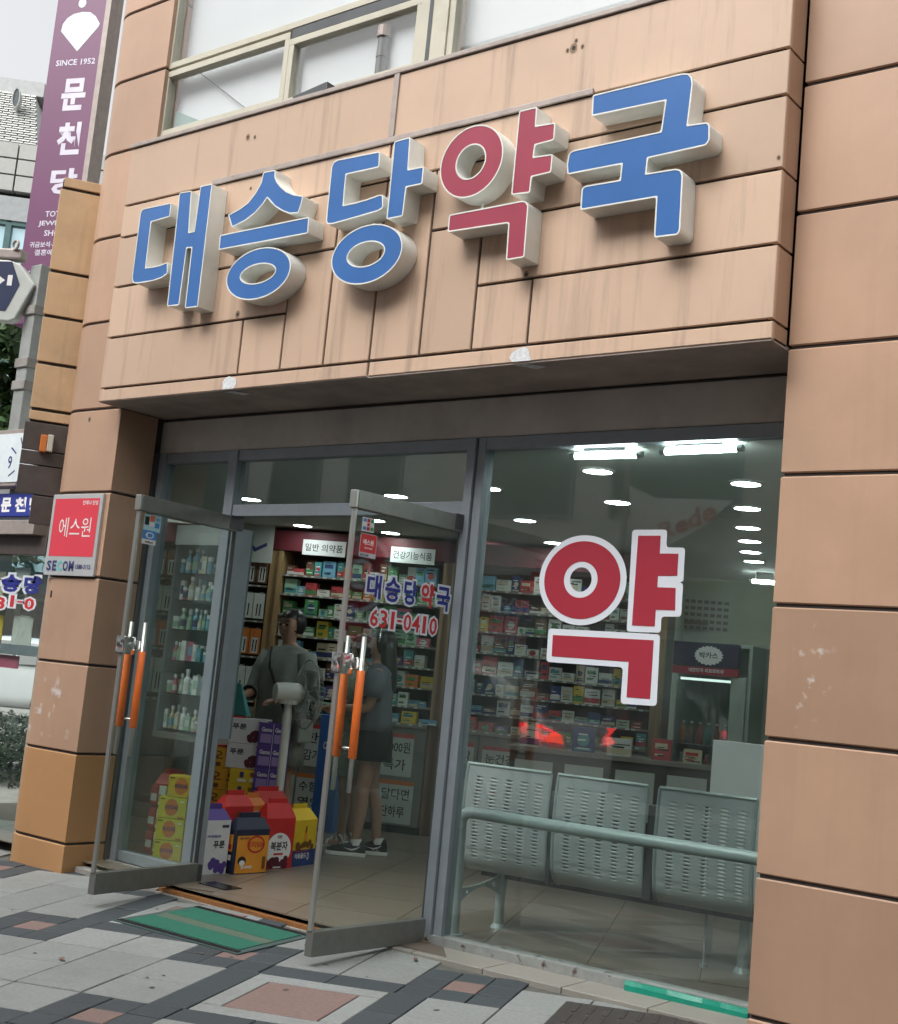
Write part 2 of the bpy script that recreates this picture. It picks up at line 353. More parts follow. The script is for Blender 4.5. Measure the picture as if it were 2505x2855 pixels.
# ---- projecting fascia with its own panels
FY=-.175; FB=3.212; FX0,FX1=-.032,4.917
cols=dict(v0=FX0,v1=1.346,v2=1.721,v3=2.083,v4=2.450,v5=2.820,v6=3.184,v7=3.550,v8=FX1)
def fp(x0,x1,z0,z1,depth=.03):
    g=.0075; e=.004
    a,b,c,d=x0+g,x1-g,z0+g,z1-g
    if abs(x0-FX0)<1e-6: a=x0
    if abs(x1-FX1)<1e-6: b=x1
    if abs(z0-FB)<1e-6: c=z0
    mb=MB(); yb=FY+depth
    mb.poly([(a,yb,c),(b,yb,c),(b,yb,d),(a,yb,d),(a,FY+e,c),(b,FY+e,c),(b,FY+e,d),(a,FY+e,d),(a+e,FY,c+e),(b-e,FY,c+e),(b-e,FY,d-e),(a+e,FY,d-e)],
        [(0,1,5,4),(1,2,6,5),(2,3,7,6),(3,0,4,7),(4,5,9,8),(5,6,10,9),(6,7,11,10),(7,4,8,11),(8,9,10,11),(3,2,1,0)])
    mb.build('fascia_panel',M['panelF'],BLD)
c=cols
rT,rA,rB,rC,r3_,r4_,rb=5.05,4.622,4.389,4.026,3.662,3.301,FB
for x0,x1,z0,z1 in ((c['v0'],c['v4'],rA,rT),(c['v4'],c['v8'],rA,rT),(c['v0'],c['v4'],rB,rA),(c['v4'],c['v8'],rB,rA),
  (c['v0'],c['v3'],rC,rB),(c['v3'],c['v4'],r4_,rB),(c['v4'],c['v5'],r4_,rB),(c['v5'],c['v8'],rC,rB),
  (c['v0'],c['v2'],r3_,rC),(c['v2'],c['v3'],r4_,rC),(c['v5'],c['v6'],r4_,rC),(c['v6'],c['v8'],r3_,rC),
  (c['v0'],c['v1'],r4_,r3_),(c['v1'],c['v2'],r4_,r3_),(c['v6'],c['v7'],r4_,r3_),(c['v7'],c['v8'],r4_,r3_),
  (c['v0'],c['v4'],rb,r4_),(c['v4'],c['v8'],rb,r4_)):
    fp(x0,x1,z0,z1)
# fascia right return (its own panels) and left return
for z0,z1 in ((rA,rT),(rB,rA),(rC,rB),(r3_,rC),(r4_,r3_),(rb,r4_)):
    zz0=z0+.0075 if z0>FB else z0
    if z0==rB: continue
    z1e=z1-.0075 if z0!=rA else z1-.0075
    zs=zz0
    MB().box((FX1-.028,FY+.032,zs),(FX1-.002,-.004,z1e)).build('return_panel',M['panel'],BLD)
    MB().box((FX0+.002,FY+.032,zs),(FX0+.028,-.004,z1e)).build('return_panel',M['panelF'],BLD)
MB().box((FX1-.028,FY+.032,rB+.0075),(FX1-.002,-.004,rA-.0075)).build('return_panel',M['panel'],BLD)
MB().box((FX0+.030,FY+.014,FB+.006),(FX1-.030,-.002,rT-.01)).build('fascia_backing',M['core'],BLD)
MB().box((FX0-.004,FY-.014,rT),(FX1+.002,.10,rT+.028),ch=.004).build('coping',M['trim'],BLD)
MB().box((.90,FY-.016,rA-.004),(3.84,FY-.001,rA+.030),ch=.004).build('sign_rail',M['trim'],BLD)
MB().box((c['v4']-.022,FY-.013,rA+.031),(c['v4']+.018,FY-.001,rT-.002),ch=.004).build('sign_rail',M['trim'],BLD)
# soffit in two boards
MB().box((FX0+.002,FY+.006,FB-.004),(2.449,.47,FB-.001+.012)).build('soffit_board',M['soffit'],BLD)
MB().box((2.453,FY+.006,FB-.009),(FX1-.002,.47,FB+.010)).build('soffit_board',M['soffit'],BLD)
# wall above, behind the windows
MB().box((-.70,.33,3.24),(9.5,.55,5.20)).build('backing_wall',M['core'],BLD)
MB().box((-.70,.332,-.2),(-.022,.50,3.239)).build('backing_wall',M['core'],BLD)
MB().box((4.93,.34,-.2),(9.6,.60,7.5)).build('backing_wall',M['core'],BLD)
MB().box((-.70,.34,7.5),(9.6,6.0,9.5)).build('upper_wall',M['panel'],BLD)
# ---- upper window
WF=.03
def upwin(x0,x1,z0,z1,sub=None,low=False):
    w=thing_part('upper_window',BLD)
    t=.045
    mb=MB()
    mb.box((x0,WF,z0),(x1,WF+.07,z0+t),ch=.003); mb.box((x0,WF,z1-t),(x1,WF+.07,z1),ch=.003)
    mb.box((x0,WF+.001,z0+t),(x0+t,WF+.069,z1-t),ch=.003); mb.box((x1-t,WF+.001,z0+t),(x1,WF+.069,z1-t),ch=.003)
    mb.build('window_frame',M['cream'],w)
    MB().box((x0+t-.004,WF+.03,z0+t-.004),(x1-t+.004,WF+.036,z1-t+.004)).build('window_pane',M['glassu'],w)
    return w
def thing_part(name,parent):
    o=bpy.data.objects.new(name,None); COL.objects.link(o); o.parent=parent; o.empty_display_size=.1; ORG[o.name]=ORG[parent.name]; return o
upwin(-.03,1.245,5.215,5.715); w2=upwin(1.247,2.40,5.19,5.66)
upwin(-.03,2.40,5.735,7.45); upwin(2.62,4.86,5.16,7.45)
MB().box((2.402,WF-.012,5.10),(2.618,.16,7.48),ch=.006).build('window_post',M['cream'],BLD)
MB().box((2.47,WF-.014,5.10),(2.50,WF-.0125,7.48)).build('window_post_groove',M['alud'],BLD)
MB().box((-.075,WF-.006,5.10),(-.034,.14,7.48),ch=.004).build('window_post',M['cream'],BLD)
MB().box((-.095,WF+.01,5.10),(-.077,.14,7.48)).build('window_gasket',M['core'],BLD)
MB().box((1.26,WF+.004,5.665),(2.39,.10,5.73)).build('window_gasket',M['alud'],BLD)
MB().box((-.60,.10,5.05),(4.92,.335,5.155)).build('window_sill',M['cream'],BLD)
MB().box((1.30,.13,5.16),(2.38,.14,5.71)).build('roller_blind',M['blind'],BLD)
MB().box((.0,.17,5.74),(2.39,.18,7.5)).build('roller_blind',M['blind'],BLD)
MB().box((2.63,.17,5.16),(4.85,.18,7.5)).build('roller_blind',M['blind'],BLD)
MB().prism([(-.03,.13,5.17),(1.28,.13,5.17),(1.28,.17,5.72),(-.03,.17,5.72)],(0,.01,0)).build('roller_blind',M['blind'],BLD)
MB().prism([(0.02,.118,5.17),(.62,.118,5.17),(.02,.122,5.45)],(0,.006,0)).build('reflection_wedge',pmat('green_grey_patch',(.26,.36,.33),.7),BLD)  # green-grey wedge standing in for a reflection in the small left pane
MB().tube([(.20,.135,5.72),(.88,.118,5.24)],.004,6).build('reflection_line',M['alud'],BLD)  # thin dark line added for the diagonal reflected in the same pane
lm=thing('lamp_reflection','dark cylinder added behind the second small upstairs window to imitate a lamp reflection','lamp',(2.05,.085,5.45))  # cylinder added behind the glass where the pane mirrors a lamp
MB().tube([(2.05,.085,5.10),(2.05,.085,5.36)],.036,14).tube([(2.05,.085,5.362),(2.05,.085,5.50)],[.038,.033],14).build('lamp_body',pmat('lamp_grey',(.16,.165,.17),.5),lm)
MB().tube([(2.05,.085,5.50),(2.05,.085,5.57)],.045,12).build('lamp_neck',M['trim'],lm)
pl=MB(); pl.T=frame((1.66,.02,5.105),(.97,0,.12),(0,1,0),(-.12,0,.97)); pl.box((-.16,-.14,0),(.15,.03,.055)); pl.T=None
tag(pl.build('metal_bracket',M['alud'],bevel=.006),'loose dark metal bracket lying on the coping under the upstairs window','bracket')

# ================================================================= SHOPFRONT
GY=.42                                       # glazing plane
HB,HT=2.955,3.205
MB().box((-.02,.395,HB),(4.935,.50,HT-.004),ch=.006).build('header_beam',M['header'],BLD)
MB().tube([(.0,.388,HT-.012),(4.92,.388,HT-.012)],.007,6).build('header_sealant',M['core'],BLD)
def frm(a,b,mat='alu',name='frame_post',ch=.004): return MB().box(a,b,ch=ch).build(name,M[mat],BLD)
frm((.03,.36,.10),(.085,.46,HB-.002)); 
MB().box((.0,.335,-.1),(.028,.47,HB)).build('frame_gasket',M['alud'],BLD)
frm((.745,.375,.10),(.83,.465,HB-.002)); frm((.835,.39,.10),(.875,.455,2.495))
frm((2.805,.365,.085),(2.862,.465,HB-.002)); frm((2.868,.385,.085),(2.925,.475,HB-.002))
MB().box((2.861,.40,.09),(2.869,.45,HB-.003)).build('frame_gasket',M['alud'],BLD)
frm((4.87,.385,.085),(4.925,.475,HB-.002))
frm((.832,.385,2.497),(2.803,.462,2.575),name='transom_bar')
for x0,x1 in ((.087,.743),(.832,2.803),(2.927,4.868)): frm((x0,.385,HB-.075),(x1,.462,HB-.003),name='transom_bar')
frm((.087,.385,.10),(.743,.462,.17),name='sill_bar')
# glass
def pane(x0,x1,z0,z1,name='glass_pane'): return MB().box((x0,GY-.003,z0),(x1,GY+.003,z1)).build(name,M['glass'],BLD)
PN1=pane(.085,.745,.165,2.885); pane(.83,2.805,2.57,2.885); PN2=pane(2.925,4.870,.145,2.885)
# sill of the big window, ledge tiles, threshold
mb=MB(); mb.poly([(2.80,.362,.02),(4.92,.362,.04),(4.92,.362,.168),(2.80,.362,.130),(2.80,.47,.02),(4.92,.47,.04),(4.92,.47,.168),(2.80,.47,.130)],[(0,1,2,3),(3,2,6,7),(4,7,6,5),(0,3,7,4),(1,5,6,2),(0,4,5,1)]); mb.build('sill_bar',M['galv'],BLD)
nx=[2.46,2.95,3.42,3.90,4.38,4.92]
for a,b in zip(nx[:-1],nx[1:]):
    za,zb=.080+.018*(a-2.8),.080+.018*(b-2.8); f0=.108; g=.003
    y1=.36 if a>2.7 else .30
    mb=MB(); mb.poly([(a+g,f0,-.05),(b-g,f0,-.05),(b-g,f0+.003,zb-.003),(a+g,f0+.003,za-.003),(a+g,f0+.006,za),(b-g,f0+.006,zb),(a+g,y1,za+.004),(b-g,y1,zb+.004),(a+g,y1,-.05),(b-g,y1,-.05)],
      [(0,1,2,3),(3,2,5,4),(4,5,7,6),(6,7,9,8),(0,3,4,6,8),(1,9,7,5,2),(0,8,9,1)]); mb.build('ledge_tile',M['ledge'],BLD)
gt=MB(); 
pts=[at(1745,2735,1,.350),at(2090,2817,1,.350),at(2090,2838,1,.345),at(1745,2755,1,.345)]
seg=14
rows=[]
for i in range(seg+1):
    t=i/seg; rows.append([pts[0].lerp(pts[1],t)+Vector((0,-.004-random.random()*.006,.004)),(pts[0].lerp(pts[1],t)+pts[3].lerp(pts[2],t))/2+Vector((0,-.010-random.random()*.010,0)),pts[3].lerp(pts[2],t)+Vector((0,-.014,-.012-random.random()*.012)),pts[0].lerp(pts[1],t)+Vector((0,.010,.004))])
for i in range(seg):
    a,b=rows[i],rows[i+1]; gt.face([a[3],b[3],b[0],a[0]]); gt.face([a[0],b[0],b[1],a[1]]); gt.face([a[1],b[1],b[2],a[2]])
tag(gt.build('green_tape',M['gtape'],smooth=True),'shiny green tape strip wrapped along the right end of the window sill','tape')
ZF=.095
mb=MB(); mb.box((.86,.115,-.05),(2.45,.16,.068)); mb.build('threshold_strip',pmat('rusty_orange_strip',(.30,.13,.045),.5,metal=.2,var=.3,scale=20),BLD)
MB().box((.86,.09,-.05),(2.45,.114,.045)).build('threshold_concrete',M['conc'],BLD)
MB().box((.0,.335,-.05),(.86,.37,.10)).box((.005,.10,-.05),(.859,.33,.062),ch=.008).build('side_sill',M['conc'],BLD)

# ================================================================= SHOP INTERIOR
IA=25.0; ED=Vector((math.cos(R(IA)),math.sin(R(IA)),0)); EN=Vector((-math.sin(R(IA)),math.cos(R(IA)),0)); SO=Vector((-.54,4.06,0))
def sp(s,dn,z): p=SO+ED*s+EN*dn; return Vector((p.x,p.y,z))       # shelf coordinates: along, into the wall, up
FLR=MB().face([(-2.9,.16,ZF-.008),(5.2,.16,ZF-.008),(5.2,10,ZF-.008),(-2.9,10,ZF-.008)]).build('shop_floor',pmat('floor_grout',(.12,.10,.08),.8),kind='structure')
nfl=0
for i in range(-8,10):
    for j in range(-8,4):
        s0,s1,d0,d1=i*.6+.003,(i+1)*.6-.003,j*.6+.003,(j+1)*.6-.003
        P=[sp(s0,d0,ZF),sp(s1,d0,ZF),sp(s1,d1,ZF),sp(s0,d1,ZF)]
        c_=(P[0]+P[2])/2
        if not(-2<c_.x<5.4 and .1<c_.y<6): continue
        # keep tiles inside the shopfront line
        poly=[]
        for a,b in zip(P,P[1:]+P[:1]):
            if a.y>=.162: poly.append(a)
            if (a.y-.162)*(b.y-.162)<0: t=(.162-a.y)/(b.y-a.y); poly.append(a.lerp(b,t))
        if len(poly)<3 or (c_.y<.0): continue
        MB().prism([p-Vector((0,0,.007)) for p in poly],(0,0,.007)).build('floor_tile',M['floor'],FLR); nfl+=1
print('floor tiles',nfl)
ZC=2.89
MB().box((-2.9,.505,ZC),(5.3,9.4,ZC+.06)).build('ceiling',M['ceil'],BLD)
def wall(p,q,name,m,t=.08,z0=.0,z1=2.96):
    p,q=Vector(p).to_3d(),Vector(q).to_3d(); d=(q-p).normalized(); n=Vector((-d.y,d.x,0))*t
    MB().prism([(p.x,p.y,z0),(q.x,q.y,z0),(q.x+n.x,q.y+n.y,z0),(p.x+n.x,p.y+n.y,z0)],(0,0,z1-z0)).build(name,m,BLD)
a=sp(-3.2,.42,0); b=sp(2.45,.42,0); cR=sp(2.45,2.1,0); dR=sp(5.6,2.1,0)
wall(a.xy,b.xy,'shop_wall',M['wall']); wall(b.xy,cR.xy,'shop_wall',M['wall']); wall(cR.xy,dR.xy,'shop_wall',pmat('pale_green_wall',(.50,.54,.42),.8,var=.05)); wall((5.2,.6),dR.xy,'shop_wall',M['wall'],-.08)
wall((-.74,.42),a.xy,'shop_wall',M['wall'],.06)
# ceiling lights
def downlight(x,y):
    t=thing('downlight','round white downlight','ceiling light',(x,y,ZC),'round downlights in the shop ceiling')
    n=24
    mb=MB(); ring=lambda r,z:[(x+r*math.cos(2*math.pi*k/n),y+r*math.sin(2*math.pi*k/n),z) for k in range(n)]
    mb.loft([ring(.088,ZC-.012),ring(.108,ZC-.012),ring(.112,ZC-.001),ring(.085,ZC-.001)],cap=False); mb.build('lamp_rim',M['white'],t,smooth=True)
    MB().prism(ring(.090,ZC-.011),(0,0,.007)).build('lamp_disc',M['lamp'],t)
    return t
l6=lambda x,y:(1300+x/1.793,1000+y/1.793); m5=lambda x,y:(600+x/2.241,1000+y/2.241); r3=lambda x,y:(1200+x/1.793,1800+y/1.793); b2=lambda x,y:(500+x/2.241,1700+y/2.241); b1=lambda x,y:(x/2.554,1700+y/2.554); dd=lambda x,y:(x/.7158,y/.7158)
DL=[]
NTH=['nearest the window','second from the window','third from the window','fourth from the window','fifth from the window','farthest from the window']
for k,q in enumerate([(1400,627),(1407,750),(1410,847),(1418,914),(1423,968),(1440,1015)]):
    p=at(*l6(*q),2,ZC-.01); t=downlight(p.x,p.y); t['label']='round white ceiling downlight in the right hand row, '+NTH[k]
for q,lab in (((658,565),'large looking downlight just below the left fluorescent tube behind the main window'),((757,720),'downlight left of the right hand row, above the white window lettering'),((110,650),'downlight right beside the shopfront post seen through main window'),((295,810),'downlight low on the ceiling left of the round window letter'),((115,932),'small distant downlight right of the shopfront post, lowest there'),((440,922),'downlight touching the white edge of the round window letter')):
    p=at(*l6(*q),2,ZC-.01); t=downlight(p.x,p.y); t['label']=lab
for q,lab in (((1130,860),'big bright downlight above the top rail of the right door'),((548,1045),'downlight under the transom bar between the two open doors'),((1097,1090),'downlight seen through right door glass below its top rail'),((1000,1012),'downlight behind the colourful card sticker on the right door'),((220,880),'downlight at the left end of the glass above the doorway')):
    p=at(*m5(*q),2,ZC-.01); t=downlight(p.x,p.y); t['label']=lab
def fluor(q0,q1,z,lab):
    p0,p1=at(*l6(*q0),2,z),at(*l6(*q1),2,z); mid=(p0+p1)/2
    t=thing('fluorescent_light',lab,'ceiling light',(mid.x,mid.y,ZC),'fluorescent lights in the shop')
    d=(p1-p0); L_=d.length; d.normalize(); n=Vector((-d.y,d.x,0))
    mb=MB(); mb.T=frame(mid,d,n,(0,0,1)); h=ZC-z
    mb.box((-L_*.33,-.03,.018),(L_*.33,.05,h)); mb.build('lamp_housing',M['white'],t,bevel=.008)
    MB().tube([p0,p1],.019,12).build('fluorescent_tube',M['tube'],t,smooth=True)
    for p in (p0,p1):
        MB().tube([p-d*.02*(1 if p is p0 else -1),p+d*.012*(1 if p is p0 else -1)],.020,10).build('tube_cap',M['steel'],t)
fluor((540,487),(866,479),2.852,'bright fluorescent tube near the window, left of the two close together')
fluor((990,464),(1368,448),2.852,'bright fluorescent tube near the window, right of the two close together')
fluor((1425,1112),(1560,1122),2.80,'distant fluorescent tube low at the right edge of the window')
# ================================================================= LETTERING
def sarea(P): return sum(P[i][0]*P[(i+1)%len(P)][1]-P[(i+1)%len(P)][0]*P[i][1] for i in range(len(P)))/2
def offset(P,d):                              # 2D polygon offset outward by d (mitred)
    if sarea(P)<0: P=P[::-1]
    n=len(P); out=[]
    for i in range(n):
        a,b,c=Vector(P[i-1]),Vector(P[i]),Vector(P[(i+1)%n]); e1=(b-a).normalized(); e2=(c-b).normalized()
        n1=Vector((e1.y,-e1.x)); n2=Vector((e2.y,-e2.x)); k=n1+n2
        s=d*2/max(k.length_squared,.6); out.append(tuple(b+k*s))
    return out
def rounded(P,r,n=4):
    out=[]; N=len(P)
    for i in range(N):
        a,b,c=Vector(P[i-1]),Vector(P[i]),Vector(P[(i+1)%N]); l=min(r,(a-b).length*.45,(c-b).length*.45)
        p,q=b+(a-b).normalized()*l,b+(c-b).normalized()*l
        for k in range(n+1):
            t=k/n; out.append(tuple(p*(1-t)**2+b*2*t*(1-t)+q*t*t))
    return out
def fit_ring(px,bbox,Yp):                     # bbox in photo px of an axis-aligned ellipse standing in plane y=Yp
    x0,x1,y0,y1=bbox; P0,P1=px(x0,y0),px(x1,y1); xa,xb,ya,yb=P0[0],P1[0],P0[1],P1[1]
    cx,cy=(xa+xb)/2,(ya+yb)/2; c=at(cx,cy,1,Yp)
    e=1e-3; q0=project(c); qx=project(c+Vector((e,0,0))); qz=project(c+Vector((0,0,e)))
    jxx,jxy=(qx[0]-q0[0])/e,(qx[1]-q0[1])/e; jzx,jzy=(qz[0]-q0[0])/e,(qz[1]-q0[1])/e
    A=np.array([[jxx**2,jzx**2],[jxy**2,jzy**2]]); s=np.linalg.solve(A,np.array([((xb-xa)/2)**2,((yb-ya)/2)**2]))
    return c.x,c.z,math.sqrt(max(s[0],1e-4)),math.sqrt(max(s[1],1e-4))
def ell(cx,cz,a,b,n=48): return [(cx+a*math.cos(2*math.pi*k/n),cz+b*math.sin(2*math.pi*k/n)) for k in range(n)]
LF=-.305                                      # front plane of the channel letters
def letter(parent,polys,rings,facemat,px):
    shell=MB(); face=MB(); yb=FY-.001
    for P in polys:
        Q=[at(*px(*p),1,LF) for p in P]; Q=[(q.x,q.z) for q in Q]
        if sarea(Q)<0: Q=Q[::-1]
        O=rounded(offset(Q,.0075),.012,2); Q=rounded(Q,.007,2)
        shell.prism([(x,LF+.004,z) for x,z in O],(0,yb-LF-.004,0))
        n=len(Q); I=[(x,LF-.003,z) for x,z in Q]
        # raised white lip round the face
        lip=[(x,LF-.003,z) for x,z in O]; b=len(shell.v)
        for p in lip: shell._av(p)
        for x,z in O: shell._av((x,LF+.004,z))
        for p in I: shell._av(p)
        for x,z in Q: shell._av((x,LF+.004,z))
        for i in range(n):
            j=(i+1)%n
            shell.f.append([b+n+i,b+n+j,b+j,b+i]); shell.m.append(0); shell.f.append([b+i,b+j,b+2*n+j,b+2*n+i]); shell.m.append(0); shell.f.append([b+2*n+i,b+2*n+j,b+3*n+j,b+3*n+i]); shell.m.append(0)
        face.prism([(x,LF-.001,z) for x,z in Q],(0,.003,0))
    for bo,bi in rings:
        oc=fit_ring(px,bo,LF); ic=fit_ring(px,bi,LF); n=56
        def rr(k,d,y): return [(x,y,z) for x,z in ell(k[0],k[1],k[2]+d,k[3]+d,n)]
        w=.0075
        shell.loft([rr(oc,w,yb),rr(oc,w,LF-.003),rr(oc,0,LF-.003),rr(oc,0,LF+.003),rr(ic,0,LF+.003),rr(ic,0,LF-.003),rr(ic,-w,LF-.003),rr(ic,-w,yb)],cap=False)
        face.loft([rr(oc,-.0004,LF+.002),rr(oc,-.0004,LF-.001),rr(ic,.0004,LF-.001),rr(ic,.0004,LF+.002)],cap=False)
    autosmooth(shell.build('letter_return',M['lshell'],parent),40); autosmooth(face.build('letter_face',facemat,parent),40)
def ltr(label,c): 
    return thing('channel_letter',label,'sign letter',c,'letters of the pharmacy sign')
A_=lambda x,y:(350+x/3.26,450+y/3.26); B_=lambda x,y:(880+x/4.0886,350+y/4.0886); C_=lambda x,y:(1200+x/4.0875,280+y/4.0875); D_=lambda x,y:(1550+x/3.586,180+y/3.586); E_P=lambda x,y:(1450+x/3.586,1430+y/3.586)
L1=ltr('blue channel letter with two tall bars at the left end of the sign',(.5,FY,3.9))
letter(L1,[[(412,385),(200,430),(160,440),(143,470),(68,1055),(75,1095),(110,1100),(250,1078),(330,1050),(380,1015),(378,925),(320,950),(260,965),(180,975),(232,543),(402,495)],
 [(500,292),(597,275),(572,655),(632,642),(690,232),(785,212),(655,1313),(550,1325),(612,775),(555,778),(485,1298),(388,1308)]],[],M['lblue'],A_)
L2=ltr('blue channel letter with a tent shape above a bar and ring, second in the sign',(1.2,FY,3.95))
letter(L2,[[(1262,105),(1360,88),(1357,145),(1375,190),(1410,235),(1460,280),(1530,310),(1610,322),(1600,370),(1572,460),(1500,465),(1430,440),(1360,395),(1300,325),(1290,320),(1250,380),(1180,460),(1090,530),(975,588),(945,490),(1040,440),(1120,380),(1190,290),(1240,200)],
 [(870,678),(1665,515),(1655,645),(858,795)]],[((920,1492,790,1250),(1040,1370,920,1120))],M['lblue'],A_)
L3=ltr('blue channel letter with an open square over a ring, left of the red letter',(1.95,FY,4.1))
letter(L3,[[(728,308),(260,400),(215,425),(195,470),(133,1085),(145,1112),(200,1110),(500,1025),(720,960),(765,930),(762,805),(735,800),(600,850),(450,893),(310,922),(345,548),(720,465)],
 [(912,190),(1075,145),(1050,515),(1228,480),(1212,655),(1030,692),(990,1022),(825,1055)]],[((185,975,1135,1800),(355,795,1310,1620))],M['lblue'],B_)
L4=ltr('faded red channel letter of the sign with a ring and two side strokes',(2.8,FY,4.1))
letter(L4,[[(1030,130),(1210,88),(1195,305),(1418,265),(1405,440),(1190,498),(1168,660),(1388,625),(1370,808),(1150,860),(1130,1038),(940,1062)],
 [(230,1315),(1040,1160),(1080,1162),(1110,1200),(1065,1775),(880,1805),(908,1395),(880,1385),(215,1485)]],[((120,818,290,1098),(290,640,490,905))],M['lred'],C_)
L5=ltr('largest blue channel letter at the right end of the sign',(3.6,FY,4.2))
letter(L5,[[(385,315),(1250,105),(1320,100),(1350,130),(1362,190),(1310,620),(1510,590),(1530,610),(1530,750),(1500,795),(915,925),(895,1105),(1200,1055),(1245,1065),(1262,1110),(1235,1650),(1215,1690),(1000,1715),(1022,1310),(262,1440),(275,1245),(300,1225),(655,1165),(675,980),(130,1085),(125,1000),(145,895),(180,870),(1065,680),(1115,345),(375,500)]],[],M['lblue'],D_)
# small fixing stubs that tie the upper and lower strokes together
for lt,pts in ((L3,[B_(668,1110),B_(668,1150)]),(L4,[C_(595,1160),C_(595,1235)])):
    p,q=[at(*k,1,FY-.05) for k in pts]; MB().tube([p,q],.008,8).build('letter_stay',M['lshell'],lt)

# ---- flat text on real surfaces
TC={}
def text2d(body,off=0.0,bold=0.0):
    k=(body,round(off+bold,4))
    if k not in TC:
        c=bpy.data.curves.new('t','FONT'); c.body=body; c.offset=off+bold; c.resolution_u=2
        o=bpy.data.objects.new('t',c); COL.objects.link(o); dg=bpy.context.evaluated_depsgraph_get(); dg.update()
        m=bpy.data.meshes.new_from_object(o.evaluated_get(dg)); v=[(p.co.x,p.co.y) for p in m.vertices]; f=[list(p.vertices) for p in m.polygons]
        bpy.data.objects.remove(o); bpy.data.curves.remove(c); bpy.data.meshes.remove(m)
        TC[k]=(v,f)
    return TC[k]
def put_text(mb,body,org,right,up,w,h,mi=0,bold=.02,out=0.0,lift=0.0):
    v0,_=text2d(body,0,bold); x0,x1=min(p[0] for p in v0),max(p[0] for p in v0); y0,y1=min(p[1] for p in v0),max(p[1] for p in v0)
    v,f=text2d(body,out,bold) if out else text2d(body,0,bold)
    org,right,up=Vector(org),Vector(right).normalized(),Vector(up).normalized(); nrm=right.cross(up)
    sx=w/(x1-x0); sy=h/(y1-y0)
    mb.poly([org+right*((p[0]-x0)*sx)+up*((p[1]-y0)*sy)+nrm*lift for p in v],f,mi)
    return mb
def put_disc(mb,c,right,up,a,b,mi=0,lift=0.0,n=28,star=0.0):
    c,right,up=Vector(c),Vector(right).normalized(),Vector(up).normalized(); nrm=right.cross(up)
    mb.face([c+right*a*(1+star*(k%2))*math.cos(2*math.pi*k/n)+up*b*(1+star*(k%2))*math.sin(2*math.pi*k/n)+nrm*lift for k in range(n)],mi); return mb
def put_rect(mb,o,right,up,x0,x1,y0,y1,mi=0,lift=0.0):
    o,right,up=Vector(o),Vector(right).normalized(),Vector(up).normalized(); nrm=right.cross(up)
    mb.face([o+right*a+up*b+nrm*lift for a,b in ((x0,y0),(x1,y0),(x1,y1),(x0,y1))],mi); return mb

# ---- big red and white lettering stuck to the main window
ws=thing('window_lettering','big red pharmacy letter with thick white outline stuck on the main window','window sign',(3.6,GY-.004,1.6))
w_=MB(); r_=MB(); YW=GY-.0045; YR=GY-.0065
def to2(P,px): return [(q.x,q.z) for q in (at(*px(*p),1,GY) for p in P)]
def flat(mb,P,y):
    if sarea(P)<0: P=P[::-1]
    mb.prism([(x,y,z) for x,z in P],(0,.0012,0))
flat(w_,rounded(to2([(1130,170),(1478,168),(1470,347),(1658,348),(1640,688),(1600,692),(1636,712),(1618,1040),(1420,1036),(1414,1200),(1072,1188)],E_P),.020),YW)
flat(w_,rounded(to2([(292,1156),(1408,1216),(1372,1934),(1010,1908),(1036,1546),(268,1490)],E_P),.022),YW)
flat(r_,to2([(1190,230),(1415,230),(1405,408),(1592,410),(1580,630),(1388,630),(1380,745),(1565,752),(1558,975),(1365,970),(1355,1137),(1127,1125)],E_P),YR)
flat(r_,to2([(337,1222),(1345,1275),(1308,1862),(1073,1843),(1095,1490),(325,1433)],E_P),YR)
for mb,bo,bi,y in ((w_,(188,1062,222,1122),(505,722,545,790),YW),(r_,(243,1003,283,1060),(445,783,487,850),YR)):
    oc=fit_ring(E_P,bo,GY); ic=fit_ring(E_P,bi,GY); rr=lambda k,yy:[(x,yy,z) for x,z in ell(*k,n=64)]
    mb.loft([rr(oc,y+.0012),rr(oc,y),rr(ic,y),rr(ic,y+.0012)],cap=False)
w_.build('white_outline',M['swhite'],ws); r_.build('red_letter',M['sred'],ws)

# ================================================================= DOORS
Z3=Vector((0,0,1))
def door(hinge,outer,parent_name,label):
    h,o=Vector((*hinge,0)),Vector((*outer,0)); w=(o-h).length; d=(o-h).normalized(); n=Vector((-d.y,d.x,0))
    if n.x<0: n=-n
    D=thing_part('glass_door',BLD); D['label']=label
    T=frame(h,d,n,Z3); zb,zt=.085,2.487
    def part(name,m,fn,bevel=0,parent=D,smooth=False):
        mb=MB(); mb.T=T; fn(mb); return mb.build(name,m,parent,bevel=bevel,smooth=smooth)
    part('bottom_rail',M['rail'],lambda m:m.box((.012,-.026,zb),(w,.026,zb+.125),ch=.004))
    part('top_rail',M['rail'],lambda m:m.box((.012,-.026,zt-.098),(w,.026,zt),ch=.004))
    part('edge_cap',M['steel'],lambda m:m.box((w-.001,-.024,zt-.096),(w+.018,.0235,zt-.002),ch=.004))
    part('edge_strip',M['steel'],lambda m:m.box((w-.012,-.014,zb+.126),(w+.006,.014,zt-.099),ch=.003))
    part('edge_strip',M['alud'],lambda m:m.box((.012,-.012,zb+.126),(.026,.012,zt-.099)))
    part('door_glass',M['glassd'],lambda m:m.box((.026,-.005,zb+.122),(w-.012,.005,zt-.095)))
    return D,T,w,d,n,part
DR=door((2.80,.40),(2.772,-.512),'r','right glass door standing open, with phone number lettering')
DLF=door((.88,.40),(.982,-.507),'l','left glass door standing open beside the tan pillar')
